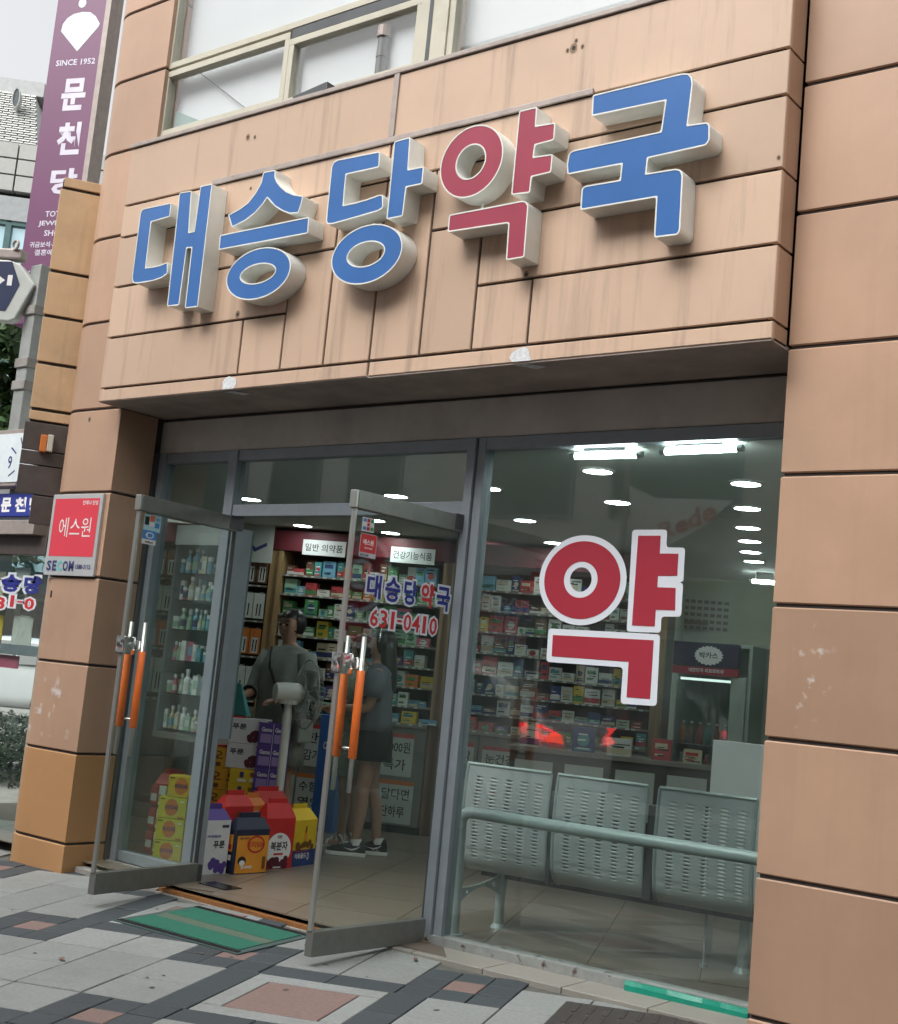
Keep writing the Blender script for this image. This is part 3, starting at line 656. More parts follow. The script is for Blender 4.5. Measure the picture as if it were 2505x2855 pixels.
def handles(DD,u,ztop,zg1,zg0,zbot,off=.058):
    D,T,w,d,n,part=DD
    for s in (1,-1):
        mb=MB(); mb.T=T; mb.tube([(u,s*off,zbot),(u,s*off,ztop)],.0135,12); hb=mb.build('handle_bar',M['steel'],D,smooth=True)
        mb=MB(); mb.T=T; mb.tube([(u,s*off,zg0),(u,s*off,zg0+.003),(u,s*off,zg1-.003),(u,s*off,zg1)],[.0195,.0225,.0225,.0195],14); mb.build('orange_grip',M['grip'],D,smooth=True)
    for z in (zg1+.02,zg0+.05):
        mb=MB(); mb.T=T; mb.tube([(u,-off,z),(u,off,z)],.0085,10); mb.build('handle_stay',M['chrome'],D,smooth=True)
    # lock box that clasps the glass edge
    mb=MB(); mb.T=T; zc=(zg1+.035); mb.box((u+.035,-.034,zc-.062),(w+.020,.034,zc+.050),ch=.010); mb.box((u-.03,.024,zc-.030),(u+.04,.044,zc+.030),ch=.008)
    autosmooth(mb.build('lock_box',M['chrome'],D),35)
    mb=MB(); mb.T=T; mb.tube([(u+.075,.030,zc),(u+.075,.046,zc)],.016,14); mb.build('lock_cylinder',M['steel'],D)
def zz(q,X): return at(*q,0,X).z
m7=lambda x,y:(700+x/2.92,1700+y/2.92)
handles(DR,.795,zz(m7(960,225),2.83),zz(m7(935,500),2.83),zz(m7(860,1215),2.83),zz(m7(825,1490),2.83))
handles(DLF,.795,zz(b1(1060,95),1.04),zz(b1(1035,300),1.04),zz(b1(965,845),1.04),zz(b1(935,1045),1.04))
# pivots at the hinge side
for DD in (DR,DLF):
    D,T,w,d,n,part=DD
    part('pivot_block',M['alud'],lambda m:m.box((-.03,-.03,2.40),(.10,.03,2.492),ch=.003)); part('pivot_block',M['alud'],lambda m:m.box((-.02,-.03,.082),(.02,.03,.20),ch=.003))
# lettering on the right door (blue and red with white outline)
F2=lambda x,y:(900+x/3.586,1330+y/3.586)
VR=VP((2.772,-.512),math.degrees(math.atan2(.912,.028))).off(.006)
dR_=VR.d; mbs={k:MB() for k in ('w','n','r')}
def door_text(body,q0,q1,qt,key,out=.085,bold=.032):
    a,b=VR.at(*F2(*q0)),VR.at(*F2(*q1)); t=VR.at(*F2(*qt)); w=(b-a).dot(dR_); h=t.z-a.z
    mb=MB(); put_text(mb,body,a,dR_,Z3,w,h,0,bold=bold,out=out,lift=.0008); put_text(mb,body,a,dR_,Z3,w,h,1,bold=bold,lift=.0022); mb.build('door_letter',[M['swhite'],M['navy'] if key=='n' else M['sred2']],DR[0])
door_text('대',(430,1200),(575,1200),(430,960),'n'); door_text('승',(612,1240),(765,1240),(612,985),'n'); door_text('당',(800,1270),(930,1280),(800,1020),'n')
door_text('약',(970,1300),(1100,1310),(970,1050),'r'); door_text('국',(1125,1330),(1260,1345),(1125,1085),'n')
for ch,q0,q1,qt in (('6',(465,1488),(545,1492),(465,1310)),('3',(560,1505),(635,1510),(560,1325)),('1',(672,1520),(705,1522),(672,1342)),('-',(742,1450),(788,1455),(742,1425)),('0',(800,1535),(875,1542),(800,1362)),('4',(885,1548),(962,1556),(885,1375)),('1',(990,1562),(1022,1566),(990,1388)),('0',(1058,1575),(1132,1584),(1058,1400))):
    door_text(ch,q0,q1,qt,'r',out=.085,bold=.018)
D=DR[0]
# stickers on the doors
def sticker(D,V,px,c00,c10,c01,layers,name='sticker'):
    a,b,c=V.at(*px(*c00)),V.at(*px(*c10)),V.at(*px(*c01)); w=(b-a).dot(V.d); h=c.z-a.z
    mb=MB(); mats=[]
    for i,(kind,m,args) in enumerate(layers):
        if m not in mats: mats.append(m)
        mi=mats.index(m); lf=.0006+.0006*i
        if kind=='rect': put_rect(mb,a,V.d,Z3,args[0]*w,args[1]*w,args[2]*h,args[3]*h,mi,lf)
        elif kind=='text': put_text(mb,args[0],a+V.d*args[1]*w+Z3*args[3]*h,V.d,Z3,(args[2]-args[1])*w,(args[4]-args[3])*h,mi,bold=args[5] if len(args)>5 else .03,lift=lf)
        elif kind=='disc': put_disc(mb,a+V.d*args[0]*w+Z3*args[1]*h,V.d,Z3,args[2]*w,args[3]*h,mi,lf)
    return mb.build(name,mats,D)
cb=pmat('card_blue',(.05,.25,.62),.4); cr=pmat('card_red',(.50,.02,.05),.4); cg=pmat('card_green',(.03,.33,.10),.4); pinkred=pmat('pinkish_red_print',(.70,.055,.085),.4,var=.03); silver=pmat('silver_print',(.52,.54,.56),.4,metal=.2); tealp=pmat('teal_print',(.12,.55,.52),.4); dblue=pmat('dark_blue_print',(.04,.05,.17),.4)
cards=[('rect',M['white'],(0,1,0,1))]
for k,m in enumerate((cb,cr,cg)):
    x=.08+k*.29; cards+=[('rect',m,(x,x+.25,.68,.92)),('rect',m,(x+.02,x+.23,.40,.62)) if k==1 else ('rect',M['white'],(x,x+.25,.4,.62)),('rect',m,(x,x+.25,.10,.34))]
sticker(D,VR,F2,(388,535),(508,558),(388,392),cards)
sticker(D,VR,F2,(358,790),(525,820),(378,552),[('rect',silver,(0,1,0,1)),('rect',M['sred2'],(.03,.97,.20,.98)),('text',M['white'],('에스원',.18,.80,.52,.76)),('text',M['white'],('SECOM',.28,.74,.36,.43)),('text',dblue,('SECOM',.06,.55,.04,.14))])
VL=VP((.982,-.507),math.degrees(math.atan2(.907,-.102))).off(.006)
F1=lambda x,y:(230+x/3.098,1340+y/3.098)
lblue=pmat('pale_blue_card',(.42,.66,.72),.4)
sticker(DLF[0],VL,F1,(522,425),(668,445),(530,280),[('rect',lblue,(0,1,0,1)),('rect',pmat('tangerine_print',(.75,.16,.05),.4),(.35,.62,.6,.95)),('rect',M['black'],(.05,.30,.35,.85)),('rect',cb,(.66,.92,.25,.55)),('rect',M['white'],(.32,.6,.3,.55)),('text',cb,('카드',.66,.95,.62,.85))])
sticker(DLF[0],VL,F1,(508,540),(628,560),(515,418),[('rect',M['white'],(0,1,0,1)),('rect',cb,(0,1,.36,1)),('disc',M['white'],(.52,.66,.30,.22)),('disc',cb,(.52,.66,.22,.15)),('rect',M['white'],(.30,.36,.50,.86)),('text',M['black'],('SelfBank',.22,.8,.10,.24))])

# ================================================================= SECURITY SIGN ON PILLAR
q4=lambda x,y:(x/2.241,1000+y/2.241)
sg=thing('security_sign','red and silver security company sign on the left pillar','sign',(-.3,0,1.9))
a,b,c=at(*q4(272,1350),1,-.02),at(*q4(582,1360),1,-.02),at(*q4(335,850),1,-.02)
w,h=b.x-a.x,c.z-a.z
MB().box((a.x,-.022,a.z),(b.x,-.001,c.z),ch=.003).build('sign_plate',pmat('sign_silver',(.55,.57,.58),.35,metal=.3,var=.05),sg)
mb=MB(); o=Vector((a.x,-.0225,a.z)); X3=Vector((1,0,0))
put_rect(mb,o,X3,Z3,.055*w,.945*w,.235*h,.945*h,0,.001)
put_text(mb,'에스원',o+X3*.20*w+Z3*.47*h,X3,Z3,.64*w,.24*h,1,bold=.0,lift=.002)
put_text(mb,'언제나 안심',o+X3*.62*w+Z3*.865*h,X3,Z3,.30*w,.055*h,1,lift=.002)
for ch,x0,x1,mi in (('S',.05,.145,2),('E',.165,.25,2),('C',.265,.365,3),('O',.38,.485,2),('M',.50,.60,2)):
    put_text(mb,ch,o+X3*x0*w+Z3*.055*h,X3,Z3,(x1-x0)*w,.125*h,mi,bold=.035,lift=.002)
put_text(mb,'1588-3112',o+X3*.64*w+Z3*.085*h,X3,Z3,.29*w,.055*h,2,lift=.002)
mb.build('sign_print',[pinkred,M['white'],dblue,tealp],sg)
# small dark slot, bolt holes and old adhesive on the pillar face
for (x,y,rx,rz) in ((320,1470,.006,.024),):
    p=at(*q4(x,y),1,0); MB().box((p.x-rx,-.004,p.z-rz),(p.x+rx,.002,p.z+rz)).build('wall_slot',M['core'],BLD)
for q,r in ((q4(560,380),.016),(q4(405,405),.006),((1240/1.793,685/1.793),.018),((1275/1.793,685/1.793),.012),((900+1255/1.793,240/1.793),.022),((900+1225/1.793,252/1.793),.011),((900+1300/1.793,232/1.793),.011),((900+1268/1.793,203/1.793),.011),((1605+1130/1.992,875/1.992),.010),((900+1018/1.793,1372/1.793),.016),(A_(1020,1390),.02),(A_(1140,245),.010)):
    yy=-.0 if q[1]>1000 else FY
    p=at(*q,1,yy); mb=MB(); put_disc(mb,(p.x,yy-.0015,p.z),X3,Z3,r,r*1.25,0,0,14,star=.10); put_disc(mb,(p.x+r*.1,yy-.0022,p.z),X3,Z3,r*.55,r*.6,1,0,10)
    mb.build('rust_mark',[pmat('rust_stain',(.27,.185,.13),.9) if 'rs' not in M else M['rs'],M['core']],BLD)
for q in (q4(1430,165),(1040/.7158,712/.7158)):   # torn white paper on the fascia edge
    p=at(*q,1,FY); mb=MB(); random.seed(int(q[0]))
    pts=[(p.x+.05*math.cos(t)*(1+.5*random.random()),FY-.002,p.z+.045*math.sin(t)*(1+.5*random.random())) for t in [k*2*math.pi/16 for k in range(16)]]
    pts=[(x,y,max(z,FB+.002)) for x,y,z in pts]; mb.face(pts); 
    mb.face([(p.x-.05,FY+.012,FB-.0105),(p.x+.03,FY+.010,FB-.0105),(p.x+.10,FY+.10,FB-.0105),(p.x+.02,FY+.12,FB-.0105)])
    mb.build('torn_paper',pmat('torn_paper',(.66,.68,.70),.8,var=.25,scale=40),BLD)
# ================================================================= DOOR MAT, FLOOR PLATE, DRAIN
mt=thing('door_mat','green ribbed door mat with worn pale stripe before the open doors','mat',(1.85,-.30,gz(1.85,-.3)))
def gp_(x,y,h): return Vector((x,y,gz(x,y)+h))
mc=[(1.345,-.612),(2.375,-.612),(2.335,.00),(1.345,.02)]
def mq(u,v,h):
    a=Vector(mc[0]).lerp(Vector(mc[1]),u); b=Vector(mc[3]).lerp(Vector(mc[2]),u); p=a.lerp(b,v); return gp_(p.x,p.y,h)
def mslab(mb,u0,u1,v0,v1,h0,h1): mb.prism([mq(u0,v0,h0),mq(u1,v0,h0),mq(u1,v1,h0),mq(u0,v1,h0)],(0,0,h1-h0))
mb=MB(); mslab(mb,0,1,0,1,.001,.007); mb.build('mat_base',M['matr'],mt)
mb=MB(); mslab(mb,.05,.95,.10,.40,.0075,.011); mslab(mb,.05,.95,.56,.90,.0075,.011); mb.build('mat_pile',M['mat'],mt)
mb=MB(); mslab(mb,.05,.95,.405,.555,.0075,.0105); mb.build('worn_stripe',M['matw'],mt)
for v in (.025,.055,.93,.96): mb=MB(); mslab(mb,.02,.98,v,v+.015,.0072,.012); mb.build('rubber_rib',M['black'],mt)
c_=at(*b2(250,1725),2,ZF+.004); tag(MB().box((c_.x-.13,c_.y-.07,ZF+.001),(c_.x+.13,c_.y+.08,ZF+.006),ch=.002).build('floor_plate',pmat('black_floor_plate',(.012,.012,.014),.2)),'shiny black floor plate on the tiles below the left open door','floor plate')
dr=thing('drain_cover','dark slotted metal drain cover at the bottom edge of the paving','drain cover',(4.15,-.2,gz(4.15,-.2)))
mb=MB()
def uq(u,v,h): return uvw(u,v,h)
mb.prism([uq(3.80,-1.95,.001),uq(4.55,-1.95,.001),uq(4.55,-1.335,.001),uq(3.80,-1.335,.001)],(0,0,.006)); mb.build('cover_plate',pmat('dark_cast_iron',(.07,.062,.058),.6,metal=.5,var=.2,scale=20,bump=.3),dr)
mb=MB()
for i in range(9):
    for j in range(3): u=3.86+i*.075; v=-1.88+j*.19; mb.prism([uq(u,v,.0073),uq(u+.02,v,.0073),uq(u+.02,v+.14,.0073),uq(u,v+.14,.0073)],(0,0,.0022))
mb.build('cover_slot',M['core'],dr)

# ================================================================= BENCH
BA=9.0; BD=Vector((math.cos(R(BA)),math.sin(R(BA)),0)); BN=Vector((-math.sin(R(BA)),math.cos(R(BA)),0)); BO=Vector((2.79,.92,0))
bench=thing('waiting_bench','grey green perforated metal three seat bench behind the main window','bench',(3.5,1.1,ZF))
BT=frame(BO,BD,BN,Z3)                          # local: x along, y into shop, z up
def bpart(name,m,fn,smooth=True,bevel=0,parent=bench):
    mb=MB(); mb.T=BT; fn(mb); o=mb.build(name,m,parent,bevel=bevel)
    return autosmooth(o,35) if smooth else o
# seat shell profile (y,z) from top of backrest down and forward to the seat edge; slots are real holes left in the mesh
prof=[]
for k in range(41):
    t=k/40
    if t<.62: s=t/.62; prof.append((.0-.035*math.sin(s*math.pi)*.6-.03*(1-s)*(1-s)*0+.0, 1.05-.50*s))
    else:
        s=(t-.62)/.38; a=s*R(88); r=.13
        if s<.55: an=s/.55*R(86); prof.append((.005+r*(1-math.cos(an)),.55-r*math.sin(an)))
        else: prof.append((.005+.125+(s-.55)/.45*.36,.42+.012*(s-.55)/.45))
def seat(x0):
    w=.545; mb=MB(); mb.T=BT; nx=33; colsx=[x0+w*i/nx for i in range(nx+1)]
    # resample the profile densely
    P=[Vector((0,y,z)) for y,z in prof]; L=[0]
    for a,b in zip(P,P[1:]): L.append(L[-1]+(b-a).length)
    def pp(s):
        for i in range(len(L)-1):
            if L[i+1]>=s: return P[i].lerp(P[i+1],(s-L[i])/max(1e-6,L[i+1]-L[i]))
        return P[-1]
    ns=156; S=[L[-1]*k/ns for k in range(ns+1)]; rows=[pp(s) for s in S]
    slotcols=[4,5,10,11,16,17,22,23,28,29]
    th=.0035
    def hole(i,k): 
        s=S[k]; 
        return i in slotcols and (k%3==1) and (.05<s<.55 or .66<s<L[-1]-.05)
    bi=[]
    for k in range(ns+1):
        for i in range(nx+1):
            p=rows[k]; mb._av((colsx[i],p.y,p.z))
    for k in range(ns):
        for i in range(nx):
            if hole(i,k): continue
            a=k*(nx+1)+i; mb.f.append([a,a+1,a+nx+2,a+nx+1]); mb.m.append(0)
    o=mb.build('seat_shell',M['teal'],bench); autosmooth(o,50)
    so_=o.modifiers.new('sheet','SOLIDIFY'); so_.thickness=.0035; so_.offset=0
    # folded rim
    def rim(m):
        e=.011
        for xx in (x0-.004,x0+w+.004): m.tube([(xx,rows[k].y,rows[k].z) for k in range(0,ns+1,4)],.009,8)
        m.tube([(x0-.004,rows[0].y,rows[0].z+.004),(x0+w+.004,rows[0].y,rows[0].z+.004)],.010,8)
        m.tube([(x0-.004,rows[-1].y,rows[-1].z),(x0+w+.004,rows[-1].y,rows[-1].z)],.010,8)
    bpart('seat_rim',M['tealr'],rim,parent=o)
for x0 in (-.156,.440,1.062): seat(x0)
def strut(m):
    for xx in (.428,1.03,1.07-.02):
        pass
bpart('back_bracket',M['alud'],lambda m:(m.box((.398,.0,.43),(.430,.10,.95)),m.box((.999,.0,.43),(1.045,.10,.95))),bevel=.003)
rl=at(*r3(150,832),1,.66)
rail_z=.790
def railp(m):
    # bent end: post rises and turns into the long rail
    p0=Vector((2.80,.665,ZF)); top=Vector((2.783,.665,rail_z)); q=Vector((4.75,.760,rail_z+.005)); d=(q-top).normalized()
    path=[p0,Vector((2.786,.665,rail_z-.10))]+[top+Vector((0,0,-.07))*(1-math.sin(t))+d*.07*(1-math.cos(t)) for t in [R(10),R(30),R(50),R(70),R(90)]]+[q]
    m.T=None; m.tube(path,.034,16); m.tube([p0,p0+Vector((0,0,.008))],.06,16)
bpart('guard_rail',M['tealr'],railp)
def legs(m):
    m.T=None
    for x,y in ((2.80,1.11),(4.24,1.42)):
        m.tube([(x,y,ZF+.02),(x-.0,y,.46)],.030,14); m.tube([(x,y,ZF),(x,y,ZF+.025)],[.048,.036],14)
bpart('leg',M['tealr'],legs)
def cross(m): m.box((-.1,.17,.385),(1.62,.225,.43),ch=.006)
bpart('seat_beam',M['alud'],cross)
# arched bracket with round holes between rail post and leg
def brk(m):
    m.T=None; a=Vector((2.80,.69,0)); b=Vector((2.80,1.09,0)); n=14; up=[];dn=[]
    for k in range(n+1):
        t=k/n; p=a.lerp(b,t); up.append(p+Vector((0,0,.355+.055*t*t))); dn.append(p+Vector((0,0,.27+.07*math.sin(t*math.pi)+.02*t)))
    for k in range(n):
        if k in (2,5,8,11):
            for lo,hi in ((0,.28),(.72,1)):
                q=[dn[k].lerp(up[k],lo),dn[k+1].lerp(up[k+1],lo),dn[k+1].lerp(up[k+1],hi),dn[k].lerp(up[k],hi)]; m.prism([v+Vector((-.008,0,0)) for v in q],(.016,0,0))
        else: m.prism([v+Vector((-.008,0,0)) for v in (dn[k],dn[k+1],up[k+1],up[k])],(.016,0,0))
bpart('arched_bracket',M['tealr'],brk)
bpart('support_rod',M['tealr'],lambda m:(setattr(m,'T',None),m.tube([(4.05,1.33,.44),(4.05,1.33,ZF+.02)],.008,8),m.tube([(4.05,1.33,ZF+.02),(4.05,1.33,ZF)],.022,10)))

# ================================================================= SHELVING WITH MEDICINE BOXES
ST=frame(SO,ED,EN,Z3)
PAL={'white':(.62,.64,.60),'pale green':(.32,.50,.36),'green':(.07,.26,.09),'navy blue':(.03,.05,.16),'sky blue':(.16,.38,.52),'teal':(.07,.30,.30),'red':(.45,.05,.05),'pink':(.58,.13,.22),'orange':(.60,.18,.04),'yellow':(.62,.46,.05),'cream':(.55,.48,.33),'purple':(.13,.07,.22),'brown':(.16,.08,.045)}
BM={}
for k,cv in PAL.items(): BM[k]=pmat('carton_'+k.replace(' ','_'),cv,.5,var=.10,scale=30)
M['paper']=pmat('poster_paper',(.52,.54,.50),.8,var=.06)
def cab(name,label,s0,s1,depth=.34,levels=(),post=True,top=2.66,zc=1.11):
    t=thing(name,label,'shelf unit',sp((s0+s1)/2,0,ZF))
    def pt(n,m,fn,bev=0):
        mb=MB(); mb.T=ST; fn(mb); return mb.build(n,m,t,bevel=bev)
    pt('side_post',M['wood'],lambda m:m.box((s0-.09,-.015,ZF),(s0,depth,top),ch=.004)); 
    pt('side_post',M['wood'],lambda m:m.box((s1,-.015,ZF),(s1+.09,depth,top),ch=.004))
    pt('back_panel',pmat('shelf_back',(.10,.075,.055),.7) if 'sb' not in M else M['sb'],lambda m:m.box((s0+.001,depth-.02,zc),(s1-.001,depth-.002,top)))
    for z in levels: pt('shelf_board',M['sbd'],lambda m,z=z:m.box((s0+.002,.0,z-.018),(s1-.002,depth-.022,z),ch=.002))
    if levels:
        random.seed(int(s0*100)+77); tg=MB(); tg.T=ST
        for z in list(levels)+[zc]:
            x=s0+.04; yy=-.0012 if z!=zc else -.1012
            while x<s1-.06:
                tg.face([(x,yy,z-.017),(x+.035,yy,z-.017),(x+.035,yy,z-.002),(x,yy,z-.002)]); x+=random.uniform(.055,.14)
        tag(tg.build('price_tag',M['paper'],t),kind='stuff')
    pt('valance',M['maroon'],lambda m:m.box((s0-.088,-.03,top+.002),(s1+.088,depth,ZC-.03),ch=.003))
    pt('counter_top',M['sbd'],lambda m:m.box((s0+.002,-.10,zc-.04),(s1-.002,depth-.022,zc),ch=.004))
    n=max(2,round((s1-s0)/.42)); dw=(s1-s0)/n
    for i in range(n): pt('cabinet_door',pmat('cabinet_grey',(.20,.19,.17),.55) if 'cg' not in M else M['cg'],lambda m,i=i:m.box((s0+i*dw+.004,-.075,ZF+.07),(s0+(i+1)*dw-.004,.02,zc-.045),ch=.003))
    pt('plinth',M['core'],lambda m:m.box((s0+.002,-.05,ZF),(s1-.002,.05,ZF+.069)))
    return t
M['sb']=pmat('shelf_back',(.10,.075,.055),.7); M['sbd']=pmat('shelf_board_grey',(.22,.20,.17),.5); M['cg']=pmat('cabinet_grey',(.20,.19,.17),.55)
LV=[2.43,2.24,2.04,1.84,1.64,1.45,1.27]
cab('medicine_shelf','wood posted medicine shelf under the maroon valance seen through the open doorway',-1.37,.26,levels=LV)
cab('medicine_shelf','medicine shelf seen through the big window, wood post at its right',.38,2.30,levels=LV)
cab('sundries_shelf','narrow shelf of hanging leg wear packs left of the first wood post',-2.75,-1.50,levels=[2.30,1.95,1.60])
ORDI=['first','second','third','fourth','fifth','sixth','seventh','eighth','ninth','tenth','eleventh','twelfth','thirteenth','fourteenth','fifteenth','sixteenth','seventeenth','eighteenth','nineteenth','twentieth']
def carton(s,z,w,h,d,cname,label,dn=.03,yaw=0,group='medicine boxes on the shelves',band=None,name='medicine_box',cat='medicine box'):
    t=sp(s,dn,z); f=ST.to_3x3().to_4x4(); mb=MB(); mb.T=frame(sp(s,dn,z),ED,EN,Z3)@Matrix.Rotation(yaw,4,'Z')
    mb.box((-w/2,0,0),(w/2,d,h)); band=band or random.choice(['white','navy blue','red','green','white','cream','teal'])
    if band==cname: band='cream' if cname!='cream' else 'navy blue'
    k=random.random(); e=-.0008
    if k<.45: mb.face([(-w/2,e,h*.10),(w/2,e,h*.10),(w/2,e,h*.42),(-w/2,e,h*.42)],1)
    elif k<.75: mb.face([(-w*.38,e,h*.55),(w*.30,e,h*.55),(w*.30,e,h*.80),(-w*.38,e,h*.80)],1); mb.face([(-w*.38,e,h*.2),(w*.1,e,h*.2),(w*.1,e,h*.3),(-w*.38,e,h*.3)],1)
    else: put_disc(mb,(0,e,h*.5),(1,0,0),(0,0,1),w*.28,min(h*.34,w*.3),1,0,14);  mb.face([(-w*.4,e,h*.06),(w*.4,e,h*.06),(w*.4,e,h*.16),(-w*.4,e,h*.16)],1)
    dk=M['black'] if cname not in ('navy blue','purple','brown','green','teal') else M['white']
    for q in range(random.choice((2,3,3,4))):
        zz1=h*random.uniform(.12,.88); x0=-w*random.uniform(.2,.42); x1=x0+w*random.uniform(.25,.7); mb.face([(x0,-.0016,zz1),(min(x1,w*.46),-.0016,zz1),(min(x1,w*.46),-.0016,zz1+h*random.uniform(.03,.08)),(x0,-.0016,zz1+h*.05)],2)
    o=mb.build(name,[BM[cname],BM[band],dk]); tag(o,label,cat,group); return o
random.seed(21)
nb=0
tops=[2.62]+[LV[i]-.018 for i in range(len(LV)-1)]
weights=dict(zip(PAL.keys(),[6,2,2,2,2,2,2,1.3,1.3,1.2,2.2,1,.8]))
def fill(bay,s0,s1,z,zt,row,minw,maxw,pal=None):
    global nb
    s=s0+.01; k=0
    while s<s1-.05 and k<20:
        w=random.uniform(minw,maxw); 
        if s+w>s1: break
        hmax=zt-z-.012; h=random.choice([random.uniform(.35,.6),random.uniform(.6,.99),random.uniform(.6,.99)])*hmax
        cn=random.choices(list((pal or weights).keys()),list((pal or weights).values()))[0]
        carton(s+w/2,z,w-.004,h,random.uniform(.05,.12),cn,f'{cn} carton, {ORDI[k]} from left on {ORDI[row]} shelf down, {bay}',dn=random.uniform(.01,.07),yaw=random.uniform(-.09,.09)); nb+=1
        s+=w+random.choice([.002,.003,.004,.012]); k+=1
for r_i,z in enumerate(LV):
    pal=None
    if r_i in (2,3): pal={'green':4,'pale green':4,'white':4,'pink':1,'navy blue':1,'yellow':.6}
    fill('doorway shelf',-1.36,.25,z,tops[r_i],r_i,.07,.135,pal)
    fill('window shelf',.39,2.29,z,tops[r_i],r_i,.075,.15,{'white':6,'navy blue':3,'red':2.5,'cream':2,'sky blue':1,'brown':1,'pale green':1.5,'yellow':.5})
for bay,s0,s1 in (('doorway counter',-1.3,.2),('window counter',.42,2.2)):
    s=s0;k=0
    while s<s1:
        w=random.uniform(.10,.20); cn=random.choice(list(PAL)); carton(s+w/2,1.11,w-.02,random.uniform(.05,.13),.08,cn,f'{cn} carton, {ORDI[k]} from left standing on the {bay}',dn=-.06); nb+=1; s+=w+.01; k+=1
print('cartons',nb)
# hanging leg wear packs
for r_i,z in enumerate([2.30,1.95,1.60,1.11]):
    zt=[2.62,2.27,1.92,1.55][r_i]
    for k in range(10):
        s=-2.73+.0575+k*.122; w=.112; h=(zt-z)*.78
        mb=MB(); mb.T=ST; mb.box((s-w/2,.0,zt-.05-h),(s+w/2,.014,zt-.05)); put_rect(mb,(s,-.0008,0),(1,0,0),(0,0,1),-.035,.035,zt-.05-h*.95,zt-.05-h*.35,1)
        for q in (-.016,.016): mb.face([(s+q-.008,-.0016,zt-.05-h*.9),(s+q+.004,-.0016,zt-.05-h*.9),(s+q+.009,-.0016,zt-.05-h*.42),(s+q-.005,-.0016,zt-.05-h*.42)],2)
        mb.tube([(s,-.002,zt-.045),(s,.10,zt-.035)],.003,6,1)
        o=mb.build('hanging_pack',[BM[['brown','white','orange','white'][r_i]],BM['white'],M['black']]); tag(o,f'{["brown","white","orange","white"][r_i]} leg wear pack, {ORDI[k]} from left hanging in {ORDI[r_i]} row','pack','leg wear packs hanging left of the first wood post')
# name boards on the valance
for body,q,lab in (('일반 의약품',(682,1185),'white board lettered for general medicines on the left of the maroon valance'),('건강기능식품',(1236,1232),'faint grey board lettered for health foods on the maroon valance, right one')):
    V=VP(SO.xy,IA).off(.034); c=V.at(*m5(*q)); w=.44; h=.15; t=thing('name_board',lab,'sign',c,'name boards on the shelf valance')
    mb=MB(); mb.T=frame(c,ED,EN,Z3); mb.box((-w/2,-.006,-h/2),(w/2,-.0005,h/2)); mb.build('board_plate',M['white'],t)
    mb=MB(); put_text(mb,body,c-ED*w*.44-EN*.0068-Z3*h*.25,ED,Z3,w*.88,h*.5,lift=.0005,bold=.01); mb.build('board_lettering',M['black'],t)
# price posters on the cabinet fronts
PV=.078
posters=[]
WORDS=['종합\n비타민','관절\n건강','수험생\n영양','한방\n감기약','말다면\n비밀','20001\n행사','달다면\n단하루','2000원\n특가','칼슘\n마그네슘','변비약\n상담','파스\n모음','눈건강\n루테인','유산균\n상담','숙취\n해소','구강\n청결','밴드\n소독','모기\n퇴치','간기능\n개선']
random.seed(17); q=0
for s0_,n_ in ((-1.36,4),(.40,5)):
    for c_i in range(n_):
        for z in (.19,.62):
            posters.append((WORDS[q%len(WORDS)],s0_+c_i*.395+random.uniform(0,.03),z+random.uniform(-.012,.012),0,random.uniform(.30,.36),random.uniform(.34,.40))); q+=1
for k,(body,s,z,_,w,h) in enumerate(posters):
    t=thing('price_poster',f'white paper poster with black lettering, {["lower","upper"][k%2]} row, {ORDI[(k//2)%4 if k<8 else (k-8)//2]} from left on the {"doorway" if k<8 else "window"} cabinet doors','poster',sp(s+w/2,-PV,z+h/2),'paper posters on the cabinet doors')
    mb=MB(); mb.T=ST; mb.box((s,-PV-.002,z),(s+w,-PV+.002,z+h)); mb.build('poster_paper',M['paper'] if 'paper' in M else M.setdefault('paper',pmat('poster_paper',(.52,.54,.50),.8,var=.06)),t)
    l1,l2=body.split('\n')
    for ln,zf,wf in ((l1,.55,.8),(l2,.14,.7)): mb=MB(); put_text(mb,ln,sp(s+.03,-PV-.003,z+h*zf),ED,Z3,w*wf,h*.26,bold=.01,lift=.0005); mb.build('poster_lettering',M['black'],t)
    mb=MB(); put_rect(mb,sp(s,-PV-.003,z),ED,Z3,0,w,h*.9,h,0,.0006); mb.build('poster_stripe',BM['red'] if k%2 else BM['orange'],t)

# ================================================================= DRINKS FRIDGE
FA=4.0; fd=Vector((math.cos(R(FA)),math.sin(R(FA)),0)); fn_=Vector((-fd.y,fd.x,0)); FO=Vector((2.20,4.30,ZF))
s5=lambda x,y:(1750+x/4.0875,1700+y/4.0875)
VF=VP(FO.xy,FA); ftop=VF.at(*s5(900,375)); fl_=VF.at(*s5(520,700)); fr_=VF.at(*s5(1400,700)); FO=Vector((fl_.x,fl_.y,ZF)); fw=(fr_-fl_).length; fh=ftop.z-ZF
fr=thing('drinks_fridge','glass door drinks fridge with dark header and white starburst badge','fridge',FO)
FT=frame(FO,fd,fn_,Z3)
def fpart(n,m,fn,bev=0,parent=fr):
    mb=MB(); mb.T=FT; fn(mb); return mb.build(n,m,parent,bevel=bev)
hz=fh-(VF.at(*s5(900,375)).z-VF.at(*s5(900,650)).z); h2=fh-(VF.at(*s5(900,375)).z-VF.at(*s5(900,745)).z); fb=M['fridge']=pmat('fridge_grey_green',(.36,.42,.37),.4)
fpart('cabinet',fb,lambda m:(m.box((0,.03,0),(.03,.62,fh)),m.box((fw-.03,.03,0),(fw,.62,fh)),m.box((.03,.59,0),(fw-.03,.62,fh)),m.box((.03,.03,fh-.03),(fw-.03,.59,fh)),m.box((.03,.03,0),(fw-.03,.59,.25)),m.box((fw-.16,.0,.25),(fw-.03,.03,h2))),.004)
